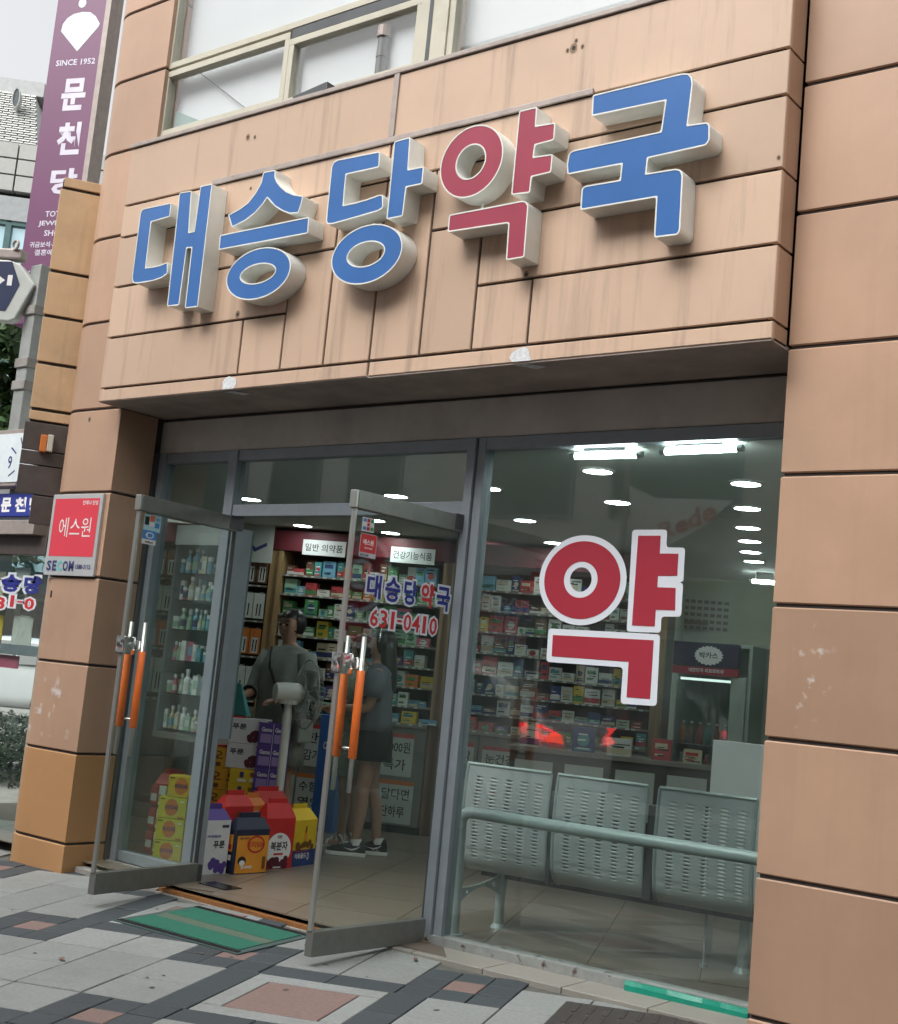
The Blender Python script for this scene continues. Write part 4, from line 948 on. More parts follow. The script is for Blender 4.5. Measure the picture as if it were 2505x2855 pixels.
fpart('header_panel',pmat('fridge_navy',(.025,.02,.055),.3),lambda m:m.box((.0,-.02,hz),(fw-.10,.029,fh-.002),ch=.004))
fpart('header_stripe',pmat('fridge_red',(.34,.02,.04),.3),lambda m:m.box((.0,-.018,h2),(fw-.10,.028,hz-.006)))
def badge(m):
    put_disc(m,(fw*.47,-.0212,hz+(fh-hz)*.46),(1,0,0),(0,0,1),.115,.072,0,0,40,star=.14)
    put_text(m,'박카스',(fw*.47-.082,-.0226,hz+(fh-hz)*.46-.024),(1,0,0),(0,0,1),.164,.052,1,bold=.02)
    put_text(m,'대한민국 피로회복제',(fw*.22,-.0194,h2+.018),(1,0,0),(0,0,1),fw*.45,(hz-h2)*.5,0,bold=.02)
fpart('header_print',[M['white'],M['black']],badge)
fpart('door_glass',M['glassd'],lambda m:m.box((.05,-.004,.27),(fw-.165,.004,h2-.012)))
fpart('door_frame',fb,lambda m:(m.box((.0,-.015,.25),(.049,.015,h2-.005)),m.box((.05,-.015,.25),(fw-.161,.015,.269))))
fpart('fridge_light',M['tube2'] if 'tube2' in M else M.setdefault('tube2',pmat('fridge_lamp',(1,1,1),.5,emit=.8,ecol=(.85,1,.95))),lambda m:m.box((.06,.03,h2-.05),(fw-.18,.05,h2-.03)))
fpart('status_lamp',pmat('red_led',(1,.02,.02),.4,emit=6,ecol=(1,.02,.03)),lambda m:m.sphere((.06,-.018,.30),.012,0,8))
for i in range(4):
    z=.34+i*.26; fpart('wire_shelf',M['steel'],lambda m,z=z:m.box((.04,.06,z-.008),(fw-.04,.55,z)))
random.seed(4)
for i in range(4):
    for k in range(7):
        z=.34+i*.26; x=.08+k*.075; cname=['brown','sky blue','white','orange','brown','red','teal'][(k+i)%7]
        if x>fw-.2: continue
        p=FT@Vector((x,.11,z)); mb=MB(); mb.tube([p,p+Z3*.11,p+Z3*.135,p+Z3*.165],[.026,.026,.012,.012],10); mb.tube([p+Z3*.166,p+Z3*.182],.014,8,1)
        tag(mb.build('drink_bottle',[BM[cname],M['white']],smooth=True),f'{cname} drink bottle, {ORDI[k]} from left on {ORDI[3-i]} fridge shelf','bottle','drink bottles in the fridge')
# calendar, wall sheets
V2=VP(sp(2.45,2.1,0).xy,IA).off(.004)
for q,w,h,lab,ncol in (((1205,1268),.55,.42,'pale wall calendar sheet above the drinks fridge',6),((1145,1380),.26,.30,'white notice with dark header on the wall over the fridge left end',1)):
    c=V2.at(*l6(*q)); t=thing('wall_calendar' if ncol>1 else 'wall_notice',lab,'calendar' if ncol>1 else 'notice',c)
    mb=MB(); mb.T=frame(c,ED,EN,Z3); mb.box((-w/2,-.004,-h/2),(w/2,0,h/2)); mb.build('sheet',M['paper'],t)
    mb=MB(); mb.T=frame(c,ED,EN,Z3)
    if ncol>1:
        for i in range(7):
            for j in range(5): mb.face([(-w/2+.03+i*.07,-.0046,-h/2+.02+j*.07),(-w/2+.08+i*.07,-.0046,-h/2+.02+j*.07),(-w/2+.08+i*.07,-.0046,-h/2+.055+j*.07),(-w/2+.03+i*.07,-.0046,-h/2+.055+j*.07)])
    else: mb.face([(-w/2,-.0046,h/2-.04),(w/2,-.0046,h/2-.04),(w/2,-.0046,h/2),(-w/2,-.0046,h/2)])
    mb.build('sheet_print',M['cg'],t)
# white standing board at the right of the bench, counter island
Vb=VP((4.45,1.75),6); pL,pR=Vb.at(*r3(1415,470)),Vb.at(*r3(1700,500)); pB=Vb.at(*r3(1430,760))
t=thing('white_board','plain white standing board behind the right end of the bench','board',(pL.x,pL.y,ZF))
mb=MB(); d_=(pR-pL); d_.z=0; dl=d_.length+.25; d_.normalize(); mb.T=frame((pL.x,pL.y,0),d_,Vector((-d_.y,d_.x,0)),Z3); mb.box((0,0,.42),(dl,.02,pL.z),ch=.004); mb.build('board_panel',M['white'],t)
mb=MB(); mb.T=frame((pL.x,pL.y,0),d_,Vector((-d_.y,d_.x,0)),Z3); mb.box((.04,.002,ZF),(.07,.018,.42)); mb.box((dl-.07,.002,ZF),(dl-.04,.018,.42)); mb.build('board_leg',M['steel'],t)
t=thing('serving_counter','dark serving counter with paper notices behind the bench','counter',sp(1.7,-1.0,ZF))
def cpt(n,m,fn,bev=0):
    mb=MB(); mb.T=ST; fn(mb); return mb.build(n,m,t,bevel=bev)
cpt('counter_body',pmat('dark_counter',(.075,.06,.055),.5),lambda m:m.box((1.25,-1.15,ZF),(3.0,-.70,1.02)))
cpt('counter_top',M['sbd'],lambda m:m.box((1.22,-1.19,1.021),(3.03,-.66,1.06),ch=.004))
for k in range(4): cpt('paper_notice',M['paper'],lambda m,k=k:m.box((1.30+k*.42,-1.158,.55),(1.62+k*.42,-1.151,.95)))
for k,(s,cn,w,h) in enumerate([(1.4,'white',.16,.16),(1.62,'orange',.14,.12),(1.85,'navy blue',.18,.20),(2.15,'white',.2,.14),(2.5,'red',.15,.17),(2.75,'cream',.15,.11)]):
    carton(s,1.06,w,h,.12,cn,f'{cn} display carton, {ORDI[k]} from left on the dark serving counter',dn=-1.1,group='display cartons on the serving counter')
# blue leaflet stand
Vs=VP((-.55,3.3),20); p0=Vs.at(*b2(860,930)); p1=Vs.at(*b2(950,660)); 
t=thing('leaflet_stand','tall blue lettered display stand between the two groups of customers','display stand',(p0.x,p0.y,ZF))
mb=MB(); w=max(.2,(p1-p0).dot(Vs.d)+.12); mb.T=frame((p0.x,p0.y,0),Vs.d,-Vs.n,Z3); mb.box((0,0,ZF),(w,.16,p1.z),ch=.004); mb.build('stand_body',pmat('display_blue',(.05,.15,.46),.45),t)
mb=MB(); mb.T=None; put_text(mb,'아로',Vector((p0.x,p0.y,p1.z-.33))+Vs.d*.05+Vs.n*.002,Vs.d,Z3,w*.7,.10,bold=.02); mb.build('stand_lettering',M['white'],t)

# ================================================================= GIFT BOXES BY THE DOOR
X_=Vector((1,0,0)); Yv=Vector((0,1,0))
def gift(name,label,c,ang,w,d,h,gable,mats,prints,handle=True,group='carry boxes stacked inside the doorway',slant=0):
    # local x: left to right along the front, y: depth going back, z up; front faces -y before turning
    t=thing(name,label,'gift box',(*c,ZF) if len(c)==2 else c,group); z0=ORG[t.name].z
    e=Vector((math.cos(R(ang)),math.sin(R(ang)),0)); n=Vector((-e.y,e.x,0)); T=frame((c[0],c[1],z0),e,n,Z3)
    mb=MB(); mb.T=T; b=.004
    mb.box((-w/2,0,0),(w/2,d,h),ch=.003)
    if gable:
        ty=d/2; mb.poly([(-w/2,0,h),(w/2,0,h),(w/2,d,h),(-w/2,d,h),(-w/2+.03,ty-.012,h+gable),(w/2-.03,ty-.012,h+gable),(w/2-.03,ty+.012,h+gable),(-w/2+.03,ty+.012,h+gable)],[(0,1,5,4),(1,2,6,5),(2,3,7,6),(3,0,4,7),(4,5,6,7)],1)
        if handle:
            mb.box((-w*.30,ty-.006,h+gable-.002),(w*.30,ty+.006,h+gable+.035),1,ch=.002)
    mb.build('box_carton',[mats[0],mats[1]],t)
    for i,(k,m,a) in enumerate(prints):
        pm=MB(); O=T@Vector((-w/2,0,0)); lf=.0008+i*.0005
        if k=='rect': put_rect(pm,O,e,Z3,a[0]*w,a[1]*w,a[2]*h,a[3]*h,0,lf)
        elif k=='disc': put_disc(pm,O+e*a[0]*w+Z3*a[1]*h,e,Z3,a[2]*w,a[3]*h,0,lf)
        elif k=='text': put_text(pm,a[0],O+e*a[1]*w+Z3*a[3]*h,e,Z3,(a[2]-a[1])*w,(a[4]-a[3])*h,0,bold=.03,lift=lf)
        elif k=='side': put_rect(pm,O,-n,Z3,-a[1]*d,-a[0]*d,a[2]*h,a[3]*h,0,lf)
        elif k=='berries':
            random.seed(i+int(w*1000))
            for _ in range(a[4]): put_disc(pm,O+e*random.uniform(a[0],a[1])*w+Z3*random.uniform(a[2],a[3])*h,e,Z3,.022,.022,0,lf+random.random()*.0004,10)
        pm.build({'rect':'printed_band','disc':'round_label','text':'lettering','side':'side_print','berries':'fruit_print'}[k],m,t,kind='stuff' if k=='berries' else None)
    return t
gold=pmat('amber_carton',(.72,.29,.03),.45); navyc=pmat('navy_carton',(.018,.022,.05),.45); redc=pmat('red_carton',(.50,.025,.025),.45); yel=pmat('yellow_carton',(.72,.50,.03),.45); lem=pmat('lemon_carton',(.66,.60,.06),.45); purp=pmat('purple_carton',(.075,.04,.22),.45); whc=pmat('white_carton',(.66,.66,.68),.45); oran=pmat('tangerine_carton',(.66,.20,.04),.45); berry=pmat('dark_berry_print',(.10,.012,.03),.45); grp=pmat('grape_print',(.09,.05,.25),.45); brownp=pmat('brown_print',(.16,.07,.02),.45)
M['redd']=redc
gift('gift_box','amber and navy carry box with red round logo, front row',(.795,.955),86,.30,.105,.30,.075,[navyc,navyc],[('rect',gold,(.06,.99,.02,.86)),('disc',redc,(.62,.66,.26,.20)),('disc',gold,(.62,.66,.21,.155)),('text',redc,('비타500',.36,.88,.58,.73)),('disc',M['black'],(.24,.30,.12,.10)),('disc',M['white'],(.25,.25,.08,.06)),('text',M['white'],('500',.22,.55,.12,.19)),('side',gold,(.18,.82,.50,.88)),('side',M['white'],(.25,.75,.30,.42)),('side',redc,(.3,.7,.55,.66)),('rect',brownp,(.84,.93,.10,.38)),('text',navyc,('동아제약',.12,.40,.78,.83))])
gift('gift_box','big red carry box with white disc and dark berries, front row',(.70,1.315),87,.28,.12,.355,.10,[redc,redc],[('disc',M['white'],(.5,.38,.42,.33)),('text',M['black'],('복분자',.22,.80,.36,.54)),('rect',redc,(.34,.66,.27,.31)),('text',M['black'],('진한',.42,.58,.60,.66)),('berries',berry,(.08,.92,.05,.20,26)),('rect',M['white'],(.36,.62,.02,.045))])
gift('gift_box','yellow carry box with navy base and a tilted bottle print, right end of front row',(.655,1.625),99,.29,.15,.33,.075,[yel,yel],[('rect',pmat('deep_blue_print',(.03,.06,.20),.45),(0,1,0,.35)),('text',M['white'],('아로골드',.12,.62,.16,.28)),('text',redc,('활력의 시작',.12,.66,.295,.335)),('text',M['white'],('D',.66,.74,.12,.28)),('disc',brownp,(.2,.46,.10,.07)),('rect',gold,(.46,.58,.38,.72)),('rect',brownp,(.49,.55,.72,.86)),('berries',brownp,(.15,.9,.38,.5,8))])
gift('gift_box','white carry box with purple lid and a grape print, left of the amber box',(.735,.665),88,.25,.12,.36,.07,[whc,purp],[('text',M['black'],('푸룬',.45,.85,.48,.62)),('berries',grp,(.40,.9,.06,.26,22)),('rect',navyc,(.70,.94,.86,.91)),('text',grp,('자연담은',.2,.7,.68,.73))])
gift('gift_box','small red carry box with slanted top, behind the amber box',(.66,.93),88,.26,.12,.44,.07,[redc,redc],[('text',brownp,('홍삼',.4,.7,.82,.92))])
gift('gift_box','orange carry box peeking out between the two red boxes',(.585,1.16),88,.2,.10,.43,.05,[oran,oran],[('text',whc,('비타민',.2,.8,.82,.92))])
gift('gift_box','second red carry box standing behind the big red one',(.50,1.40),88,.34,.12,.44,.075,[redc,redc],[('text',whc,('홍삼정',.15,.55,.84,.94)),('rect',gold,(.1,.9,.78,.80))])
# stacks behind
def stack(x,y,ang,w,d,h,n,mats,prints,desc,gap=.002,z=ZF,sw=0):
    for k in range(n):
        gift('product_carton',desc+', '+(['bottom','second from bottom','third from bottom','fourth from bottom','fifth from bottom','sixth from bottom'][k])+' of its stack',(x+random.uniform(-1,1)*sw,y+random.uniform(-1,1)*sw,z+k*(h+gap)),ang,w,d,h,0,mats,prints,group='product cartons piled behind the carry boxes')
VZ=VP((.02,1.35),30)
def spot(px): p=VZ.at(*px); return p
pA=spot(b2(265,1200)); pB=spot(b2(400,1200)); pC=spot(b2(540,1200)); pD=spot(b2(300,900))
stack(pA.x,pA.y,38,.27,.2,.155,5,[oran2:=pmat('orange_yellow_carton',(.70,.36,.03),.45),oran2],[('text',brownp,('오',.08,.40,.45,.85)),('text',brownp,('오',.55,.88,.45,.85)),('rect',brownp,(.1,.35,.1,.3)),('rect',brownp,(.6,.85,.1,.3))],'orange yellow carton with brown glyphs')
stack(pB.x,pB.y,38,.25,.2,.105,6,[yel,yel],[('rect',dblue,(.30,.42,.4,.8)),('rect',M['white'],(.25,.5,.12,.3)),('rect',M['white'],(.62,.9,.15,.4)),('text',brownp,('원비',.6,.92,.5,.8))],'bright yellow carton with white labels',sw=.006)
stack(pC.x,pC.y,38,.22,.22,.165,6,[purp,purp],[('rect',pmat('lilac_print',(.26,.20,.42),.45),(.08,.46,.1,.5)),('rect',M['lil'] if 'lil' in M else pmat('lilac_print',(.26,.20,.42),.45),(.55,.93,.1,.5)),('text',whc,('Gamu',.1,.45,.6,.8)),('text',whc,('Gamu',.56,.92,.6,.8)),('rect',whc,(.495,.51,0,1))],'purple carton with pale lettering')
stack(spot(b2(415,1000)).x-.02,spot(b2(415,1000)).y-.0,38,.29,.22,.185,2,[whc,purp],[('text',M['black'],('푸룬',.08,.45,.55,.78)),('berries',berry,(.55,.88,.10,.45,20)),('rect',navyc,(.75,.95,.88,.92))],'white carton with a plum print',z=ZF+.643)
stack(pD.x-.03,pD.y-.01,38,.25,.2,.24,1,[redc,redc],[('disc',M['white'],(.35,.72,.14,.15)),('text',redc,('홍삼',.25,.45,.66,.78)),('rect',M['white'],(.28,.46,.2,.25))],'red carton with a white round label',z=ZF+.787)
# lemon yellow boxes behind the left fixed pane
bx=lambda x,y:(380+x/5.38,2050+y/5.38)
VY=VP((.5,.66),34)
oval=[('disc',oran,(.48,.52,.24,.40)),('text',dblue,('비타씨',.26,.70,.40,.64)),('rect',brownp,(.05,.22,.86,.92)),('rect',M['white'],(.78,.92,.78,.84)),('rect',oran,(.74,.94,.03,.12))]
y0=VY.at(*bx(430,1980)); w_b=(VY.at(*bx(740,1150))-VY.at(*bx(330,1080))).length; hb_=(VY.at(*bx(430,1080)).z-VY.at(*bx(400,1400)).z)
for k in range(4):
    gift('vitamin_box',['lemon yellow box with orange oval, bottom of the stack behind left fixed pane','lemon yellow box with orange oval, second from bottom behind left fixed pane','lemon yellow box with orange oval, third from bottom behind left fixed pane','amber yellow box with orange oval on top, behind left fixed pane'][k],
      (y0.x+(.04 if k==3 else 0),y0.y+(.03 if k==3 else 0),ZF+.03+k*(hb_+.003)),34,w_b,.16,hb_,0,[yel if k==3 else lem]*2,oval,group='yellow boxes behind the left fixed pane')
gift('gift_box','red carry box with bottle print left of the yellow boxes behind glass',(y0.x-.20,y0.y+.14,ZF+.03),34,.24,.12,.50,.07,[redc,redc],[('rect',brownp,(.5,.72,.1,.5)),('rect',whc,(.52,.70,.2,.3)),('rect',brownp,(.1,.4,.6,.8))])
random.seed(9)
for k in range(9):
    r_,c_2=divmod(k,3); x=.13+c_2*.085; z=.17+r_*.16; mb=MB(); mb.box((x-.035,.60,z),(x+.035,.63,z+.13)); mb.face([(x-.03,.5992,z+.02),(x+.03,.5992,z+.02),(x+.03,.5992,z+.07),(x-.03,.5992,z+.07)],1)
    cn=['red','white','teal'][c_2]; tag(mb.build('blister_pack',[BM[cn],BM['white' if cn!='white' else 'brown']]),f'{cn} blister pack, {ORDI[2-r_]} row down at bottom left of left fixed pane','pack','blister packs behind the left fixed pane')
# glass shelf case with bottles behind the left fixed pane
CXR=.655
cs=thing('bottle_case','glass shelved case of lotion bottles behind the left fixed pane','display case',(.42,.75,ZF))
MB().box((.09,.76,ZF+.9),(CXR,.775,2.45)).build('back_panel',pmat('case_back_teal',(.10,.16,.16),.6),cs)
for x in (.10,CXR-.013): MB().box((x-.012,.56,ZF+.9),(x+.012,.76,2.45)).build('case_post',M['alu'],cs)
MB().box((.088,.55,2.32),(CXR,.57,2.46)).build('case_header',M['white'],cs)
MB().box((.088,.55,ZF+.86),(CXR,.76,ZF+.90)).build('case_base',M['cg'],cs)
zs=[1.02,1.27,1.50,1.72,1.93,2.12]
for z in zs[1:]: MB().box((.113,.58,z-.008),(CXR-.026,.755,z)).build('glass_shelf',M['glassd'],cs)
random.seed(12)
bc={'white':M['white'],'sky blue':BM['sky blue'],'teal':BM['teal'],'pale green':BM['pale green'],'cream':BM['cream'],'pink':BM['pink']}
for r_i,z in enumerate(zs):
    for row,yr in ((0,.615),(1,.705)):
        for k in range(9):
            x=.140+k*.058+random.uniform(-.006,.006)+row*.02; y=yr+random.uniform(-.012,.015); hh=random.uniform(.085,.155); rr_=random.uniform(.016,.026); cn=random.choice(list(bc)); kind=random.random()
            if x>CXR-.045: continue
            o=MB()
            if kind<.55:
                o.tube([(x,y,z+.001),(x,y,z+hh*.7),(x,y,z+hh*.82),(x,y,z+hh)],[rr_,rr_,rr_*.5,rr_*.45],12); o.tube([(x,y,z+hh),(x,y,z+hh+.025)],rr_*.62,10,1); o.tube([(x,y,z+hh*.18),(x,y,z+hh*.55)],rr_*1.015,12,2,cap=False)
            elif kind<.8:
                o.tube([(x,y,z+.001),(x,y,z+hh*.62)],rr_*1.1,12); o.tube([(x,y,z+hh*.62),(x,y,z+hh*.82)],rr_*1.15,12,1); o.tube([(x,y,z+hh*.12),(x,y,z+hh*.5)],rr_*1.115,12,2,cap=False)
            else:
                o.box((x-rr_,y-rr_*.6,z+.001),(x+rr_,y+rr_*.6,z+hh)); o.box((x-rr_*.8,y-rr_*.62,z+hh*.3),(x+rr_*.8,y-rr_*.6,z+hh*.75),2)
            tag(o.build('lotion_bottle' if kind<.8 else 'lotion_box',[bc[cn],M['white'],BM[random.choice(['white','sky blue','navy blue','pale green'])]]),f'{cn} lotion {"bottle" if kind<.8 else "box"}, {ORDI[k]} from left in the {["front","rear"][row]} row, {ORDI[5-r_i]} glass shelf down','bottle' if kind<.8 else 'box','lotions behind the left fixed pane')
# handled plastic jug and green pouch by the left door
p=at(*b2(110,640),1,.95)
o=MB(); o.tube([(p.x,p.y,p.z-.16),(p.x,p.y,p.z+.06),(p.x,p.y,p.z+.13),(p.x,p.y,p.z+.17)],[.075,.075,.035,.03],14); o.tube([(p.x+.06,p.y,p.z+.08),(p.x+.115,p.y,p.z+.05),(p.x+.115,p.y,p.z-.06),(p.x+.07,p.y,p.z-.09)],.012,8); tag(o.build('plastic_jug',pmat('pale_jug',(.42,.56,.50),.4),smooth=True),'pale green handled plastic jug behind the left door','jug')
pj=p.copy(); p=Vector((pD.x-.05,pD.y+.03,ZF+.787+.242+.121)); o=MB(); o.poly([(p.x-.13,p.y,p.z-.12),(p.x+.13,p.y+.05,p.z-.12),(p.x+.13,p.y+.1,p.z-.12),(p.x-.13,p.y+.08,p.z-.12),(p.x-.08,p.y+.03,p.z+.14),(p.x+.03,p.y+.05,p.z+.12),(p.x+.03,p.y+.06,p.z+.12),(p.x-.08,p.y+.05,p.z+.14)],[(0,1,5,4),(1,2,6,5),(2,3,7,6),(3,0,4,7),(4,5,6,7),(0,3,2,1)]); tag(o.build('refill_pouch',BM['teal'],bevel=.012),'teal refill pouch on top of the red cartons by the door','pouch')
t=thing('jug_table','small low table under the pale green jug','table',(pj.x,pj.y+.1,ZF)); pz=pj.z-.161
MB().box((pj.x-.16,pj.y-.09,pz-.03),(pj.x+.16,pj.y+.13,pz),ch=.004).build('table_top',M['sbd'],t)
for dx in (-.13,.13):
    for dy in (-.06,.10): MB().box((pj.x+dx-.012,pj.y+dy-.012,ZF),(pj.x+dx+.012,pj.y+dy+.012,pz-.03)).build('leg',M['sbd'],t)
# wall pictures near ceiling
for q,w,h,lab in (((265,1140),.34,.42,'white poster of a dark bent bar hanging left of the maroon valance'),((60,660),.36,.30,'white poster behind the small glass above the left fixed pane')):
    V=VP(SO.xy,IA).off(.05); c=V.at(*m5(*q)); t=thing('hanging_poster',lab,'poster',c)
    mb=MB(); mb.T=frame(c,ED,EN,Z3); mb.box((-w/2,-.003,-h/2),(w/2,.003,h/2)); mb.build('poster_sheet',M['paper'],t)
    mb=MB(); mb.T=frame(c,ED,EN,Z3); mb.prism([(-w*.36,-.0042,-h*.02),(-w*.05,-.0042,-h*.26),(w*.32,-.0042,-h*.10),(w*.30,-.0042,-h*.02),(-w*.03,-.0042,-h*.16),(-w*.34,-.0042,h*.08)],(0,.0006,0)); mb.build('poster_print',dblue,t)

# chewing gum, grit and dry leaves on the paving
random.seed(31); gumm=pmat('old_gum',(.10,.10,.095),.9,var=.2)
for k in range(26):
    x,y=random.uniform(.6,4.0),random.uniform(-2.2,-.05); r=random.uniform(.006,.016); h=.0016
    mb=MB(); pts=[]
    for q in range(9):
        a=2*math.pi*q/9; rr_=r*random.uniform(.7,1.2); pts.append((x+rr_*math.cos(a),y+rr_*math.sin(a),gz(x+rr_*math.cos(a),y+rr_*math.sin(a))+h))
    mb.prism(pts,(0,0,.0012)); mb.build('gum_spot',gumm,PAV)
for k,(x,y,lab) in enumerate([(3.05,.02,'small dry brown leaf against the ledge under the big window'),(1.9,-1.35,'small curled brown leaf on the pale slabs in front of the mat'),(2.62,.06,'tiny dry leaf at the foot of the shopfront post')]):
    z=gz(x,y)+.004; a=random.random()*6.28; mb=MB(); c_,s_=math.cos(a),math.sin(a); L_=.035
    f=lambda u,v,h:(x+u*c_-v*s_,y+u*s_+v*c_,z+h)
    mb.poly([f(-L_,0,.004),f(0,-.014,.010),f(L_,0,.003),f(0,.014,.012),f(0,0,.002)],[(0,1,4),(1,2,4),(2,3,4),(3,0,4)]); o=mb.build('dry_leaf',BM['brown']); so2=o.modifiers.new('t','SOLIDIFY'); so2.thickness=.0008; tag(o,lab,'leaf')
# ================================================================= PEDESTAL FAN
def dep(x,y,t): return CAM+ray(x,y)*t
fm=dep(*b2(690,520),9.85); fan=thing('pedestal_fan','white pedestal fan seen from behind with a round wire cage','fan',(fm.x,fm.y,ZF))
ax=(RGT*.90+FWD*.43); ax.z=0; ax.normalize(); up=Z3; sd=up.cross(ax)
fwt=pmat('fan_white',(.60,.62,.58),.4,var=.04); fgr=pmat('fan_cage_wire',(.30,.33,.31),.4,metal=.4)
hub=fm+ax*.14; mb=MB(); mb.tube([fm-ax*.12,fm-ax*.115,fm-ax*.03,fm+ax*.06,fm+ax*.10],[.05,.068,.078,.080,.06],18); autosmooth(mb.build('motor_housing',fwt,fan),40)
MB().tube([fm-Z3*.055,fm-Z3*.085],[.075,.07],16).build('tilt_collar',fwt,fan)
zz_=fm.z; mb=MB(); mb.tube([(fm.x,fm.y,zz_-.08),(fm.x,fm.y,zz_-.14),(fm.x,fm.y,zz_-.17),(fm.x,fm.y,.56)],[.03,.03,.036,.034],14); mb.tube([(fm.x,fm.y,.56),(fm.x,fm.y,ZF+.03)],.013,10); autosmooth(mb.build('pole',fwt,fan),40)
MB().tube([(fm.x,fm.y,ZF),(fm.x,fm.y,ZF+.012),(fm.x,fm.y,ZF+.04)],[.19,.19,.05],24).build('base',fwt,fan)
cg_=MB(); Rg=.262; n=44
for k in range(n):
    a=2*math.pi*k/n; v=sd*math.cos(a)+up*math.sin(a)
    cg_.tube([hub-ax*.05+v*.06,hub-ax*.055+v*.15,hub-ax*.03+v*.225,hub+v*Rg,hub+ax*.05+v*.225,hub+ax*.085+v*.14,hub+ax*.09+v*.05],.0022,4)
for rr_,aa in ((Rg,0),(.15,-.055),(.05,.09),(.06,-.05),(.14,.085)):
    cg_.tube([hub+ax*aa+(sd*math.cos(2*math.pi*k/32)+up*math.sin(2*math.pi*k/32))*rr_ for k in range(33)],.005 if rr_==Rg else .003,6)
cg_.build('wire_cage',fgr,fan,smooth=True)
for b in range(4):
    mb=MB(); a0=b*math.pi/2; rg=[]
    for rad in (.03,.09,.16,.20):
        for t_ in (-.32,.32):
            a=a0+t_*(1.25 if rad>.05 else 1); v=sd*math.cos(a)+up*math.sin(a); rg.append(hub+v*rad+ax*(.02+t_*.06))
    mb.poly(rg,[(0,1,3,2),(2,3,5,4),(4,5,7,6)]); o=mb.build('blade',pmat('fan_blade',(.28,.33,.32),.3) if 'bl' not in M else M['bl'],fan,smooth=True); s_=o.modifiers.new('t','SOLIDIFY'); s_.thickness=.003

# ================================================================= PEOPLE
def skin(verts,edges,radii,root,sub=2):
    me=bpy.data.meshes.new('s'); me.from_pydata(verts,edges,[]); o=bpy.data.objects.new('s',me); COL.objects.link(o)
    m=o.modifiers.new('skin','SKIN'); m.use_smooth_shade=True
    for i,r in enumerate(radii): me.skin_vertices[0].data[i].radius=(r if isinstance(r,tuple) else (r,r)); me.skin_vertices[0].data[i].use_root=(i==root)
    s=o.modifiers.new('sub','SUBSURF'); s.levels=sub; s.render_levels=sub
    dg=bpy.context.evaluated_depsgraph_get(); dg.update(); out=bpy.data.meshes.new_from_object(o.evaluated_get(dg)); bpy.data.objects.remove(o); bpy.data.meshes.remove(me)
    for p in out.polygons: p.use_smooth=True
    return out
SK=pmat('skin',(.40,.235,.165),.5,var=.06); SKD=pmat('tanned_skin',(.30,.17,.115),.5,var=.06); HAIR=pmat('black_hair',(.012,.011,.011),.38,var=.3,scale=60,stretch=(6,6,.5))
EYE=pmat('eye_dark',(.02,.015,.012),.2)
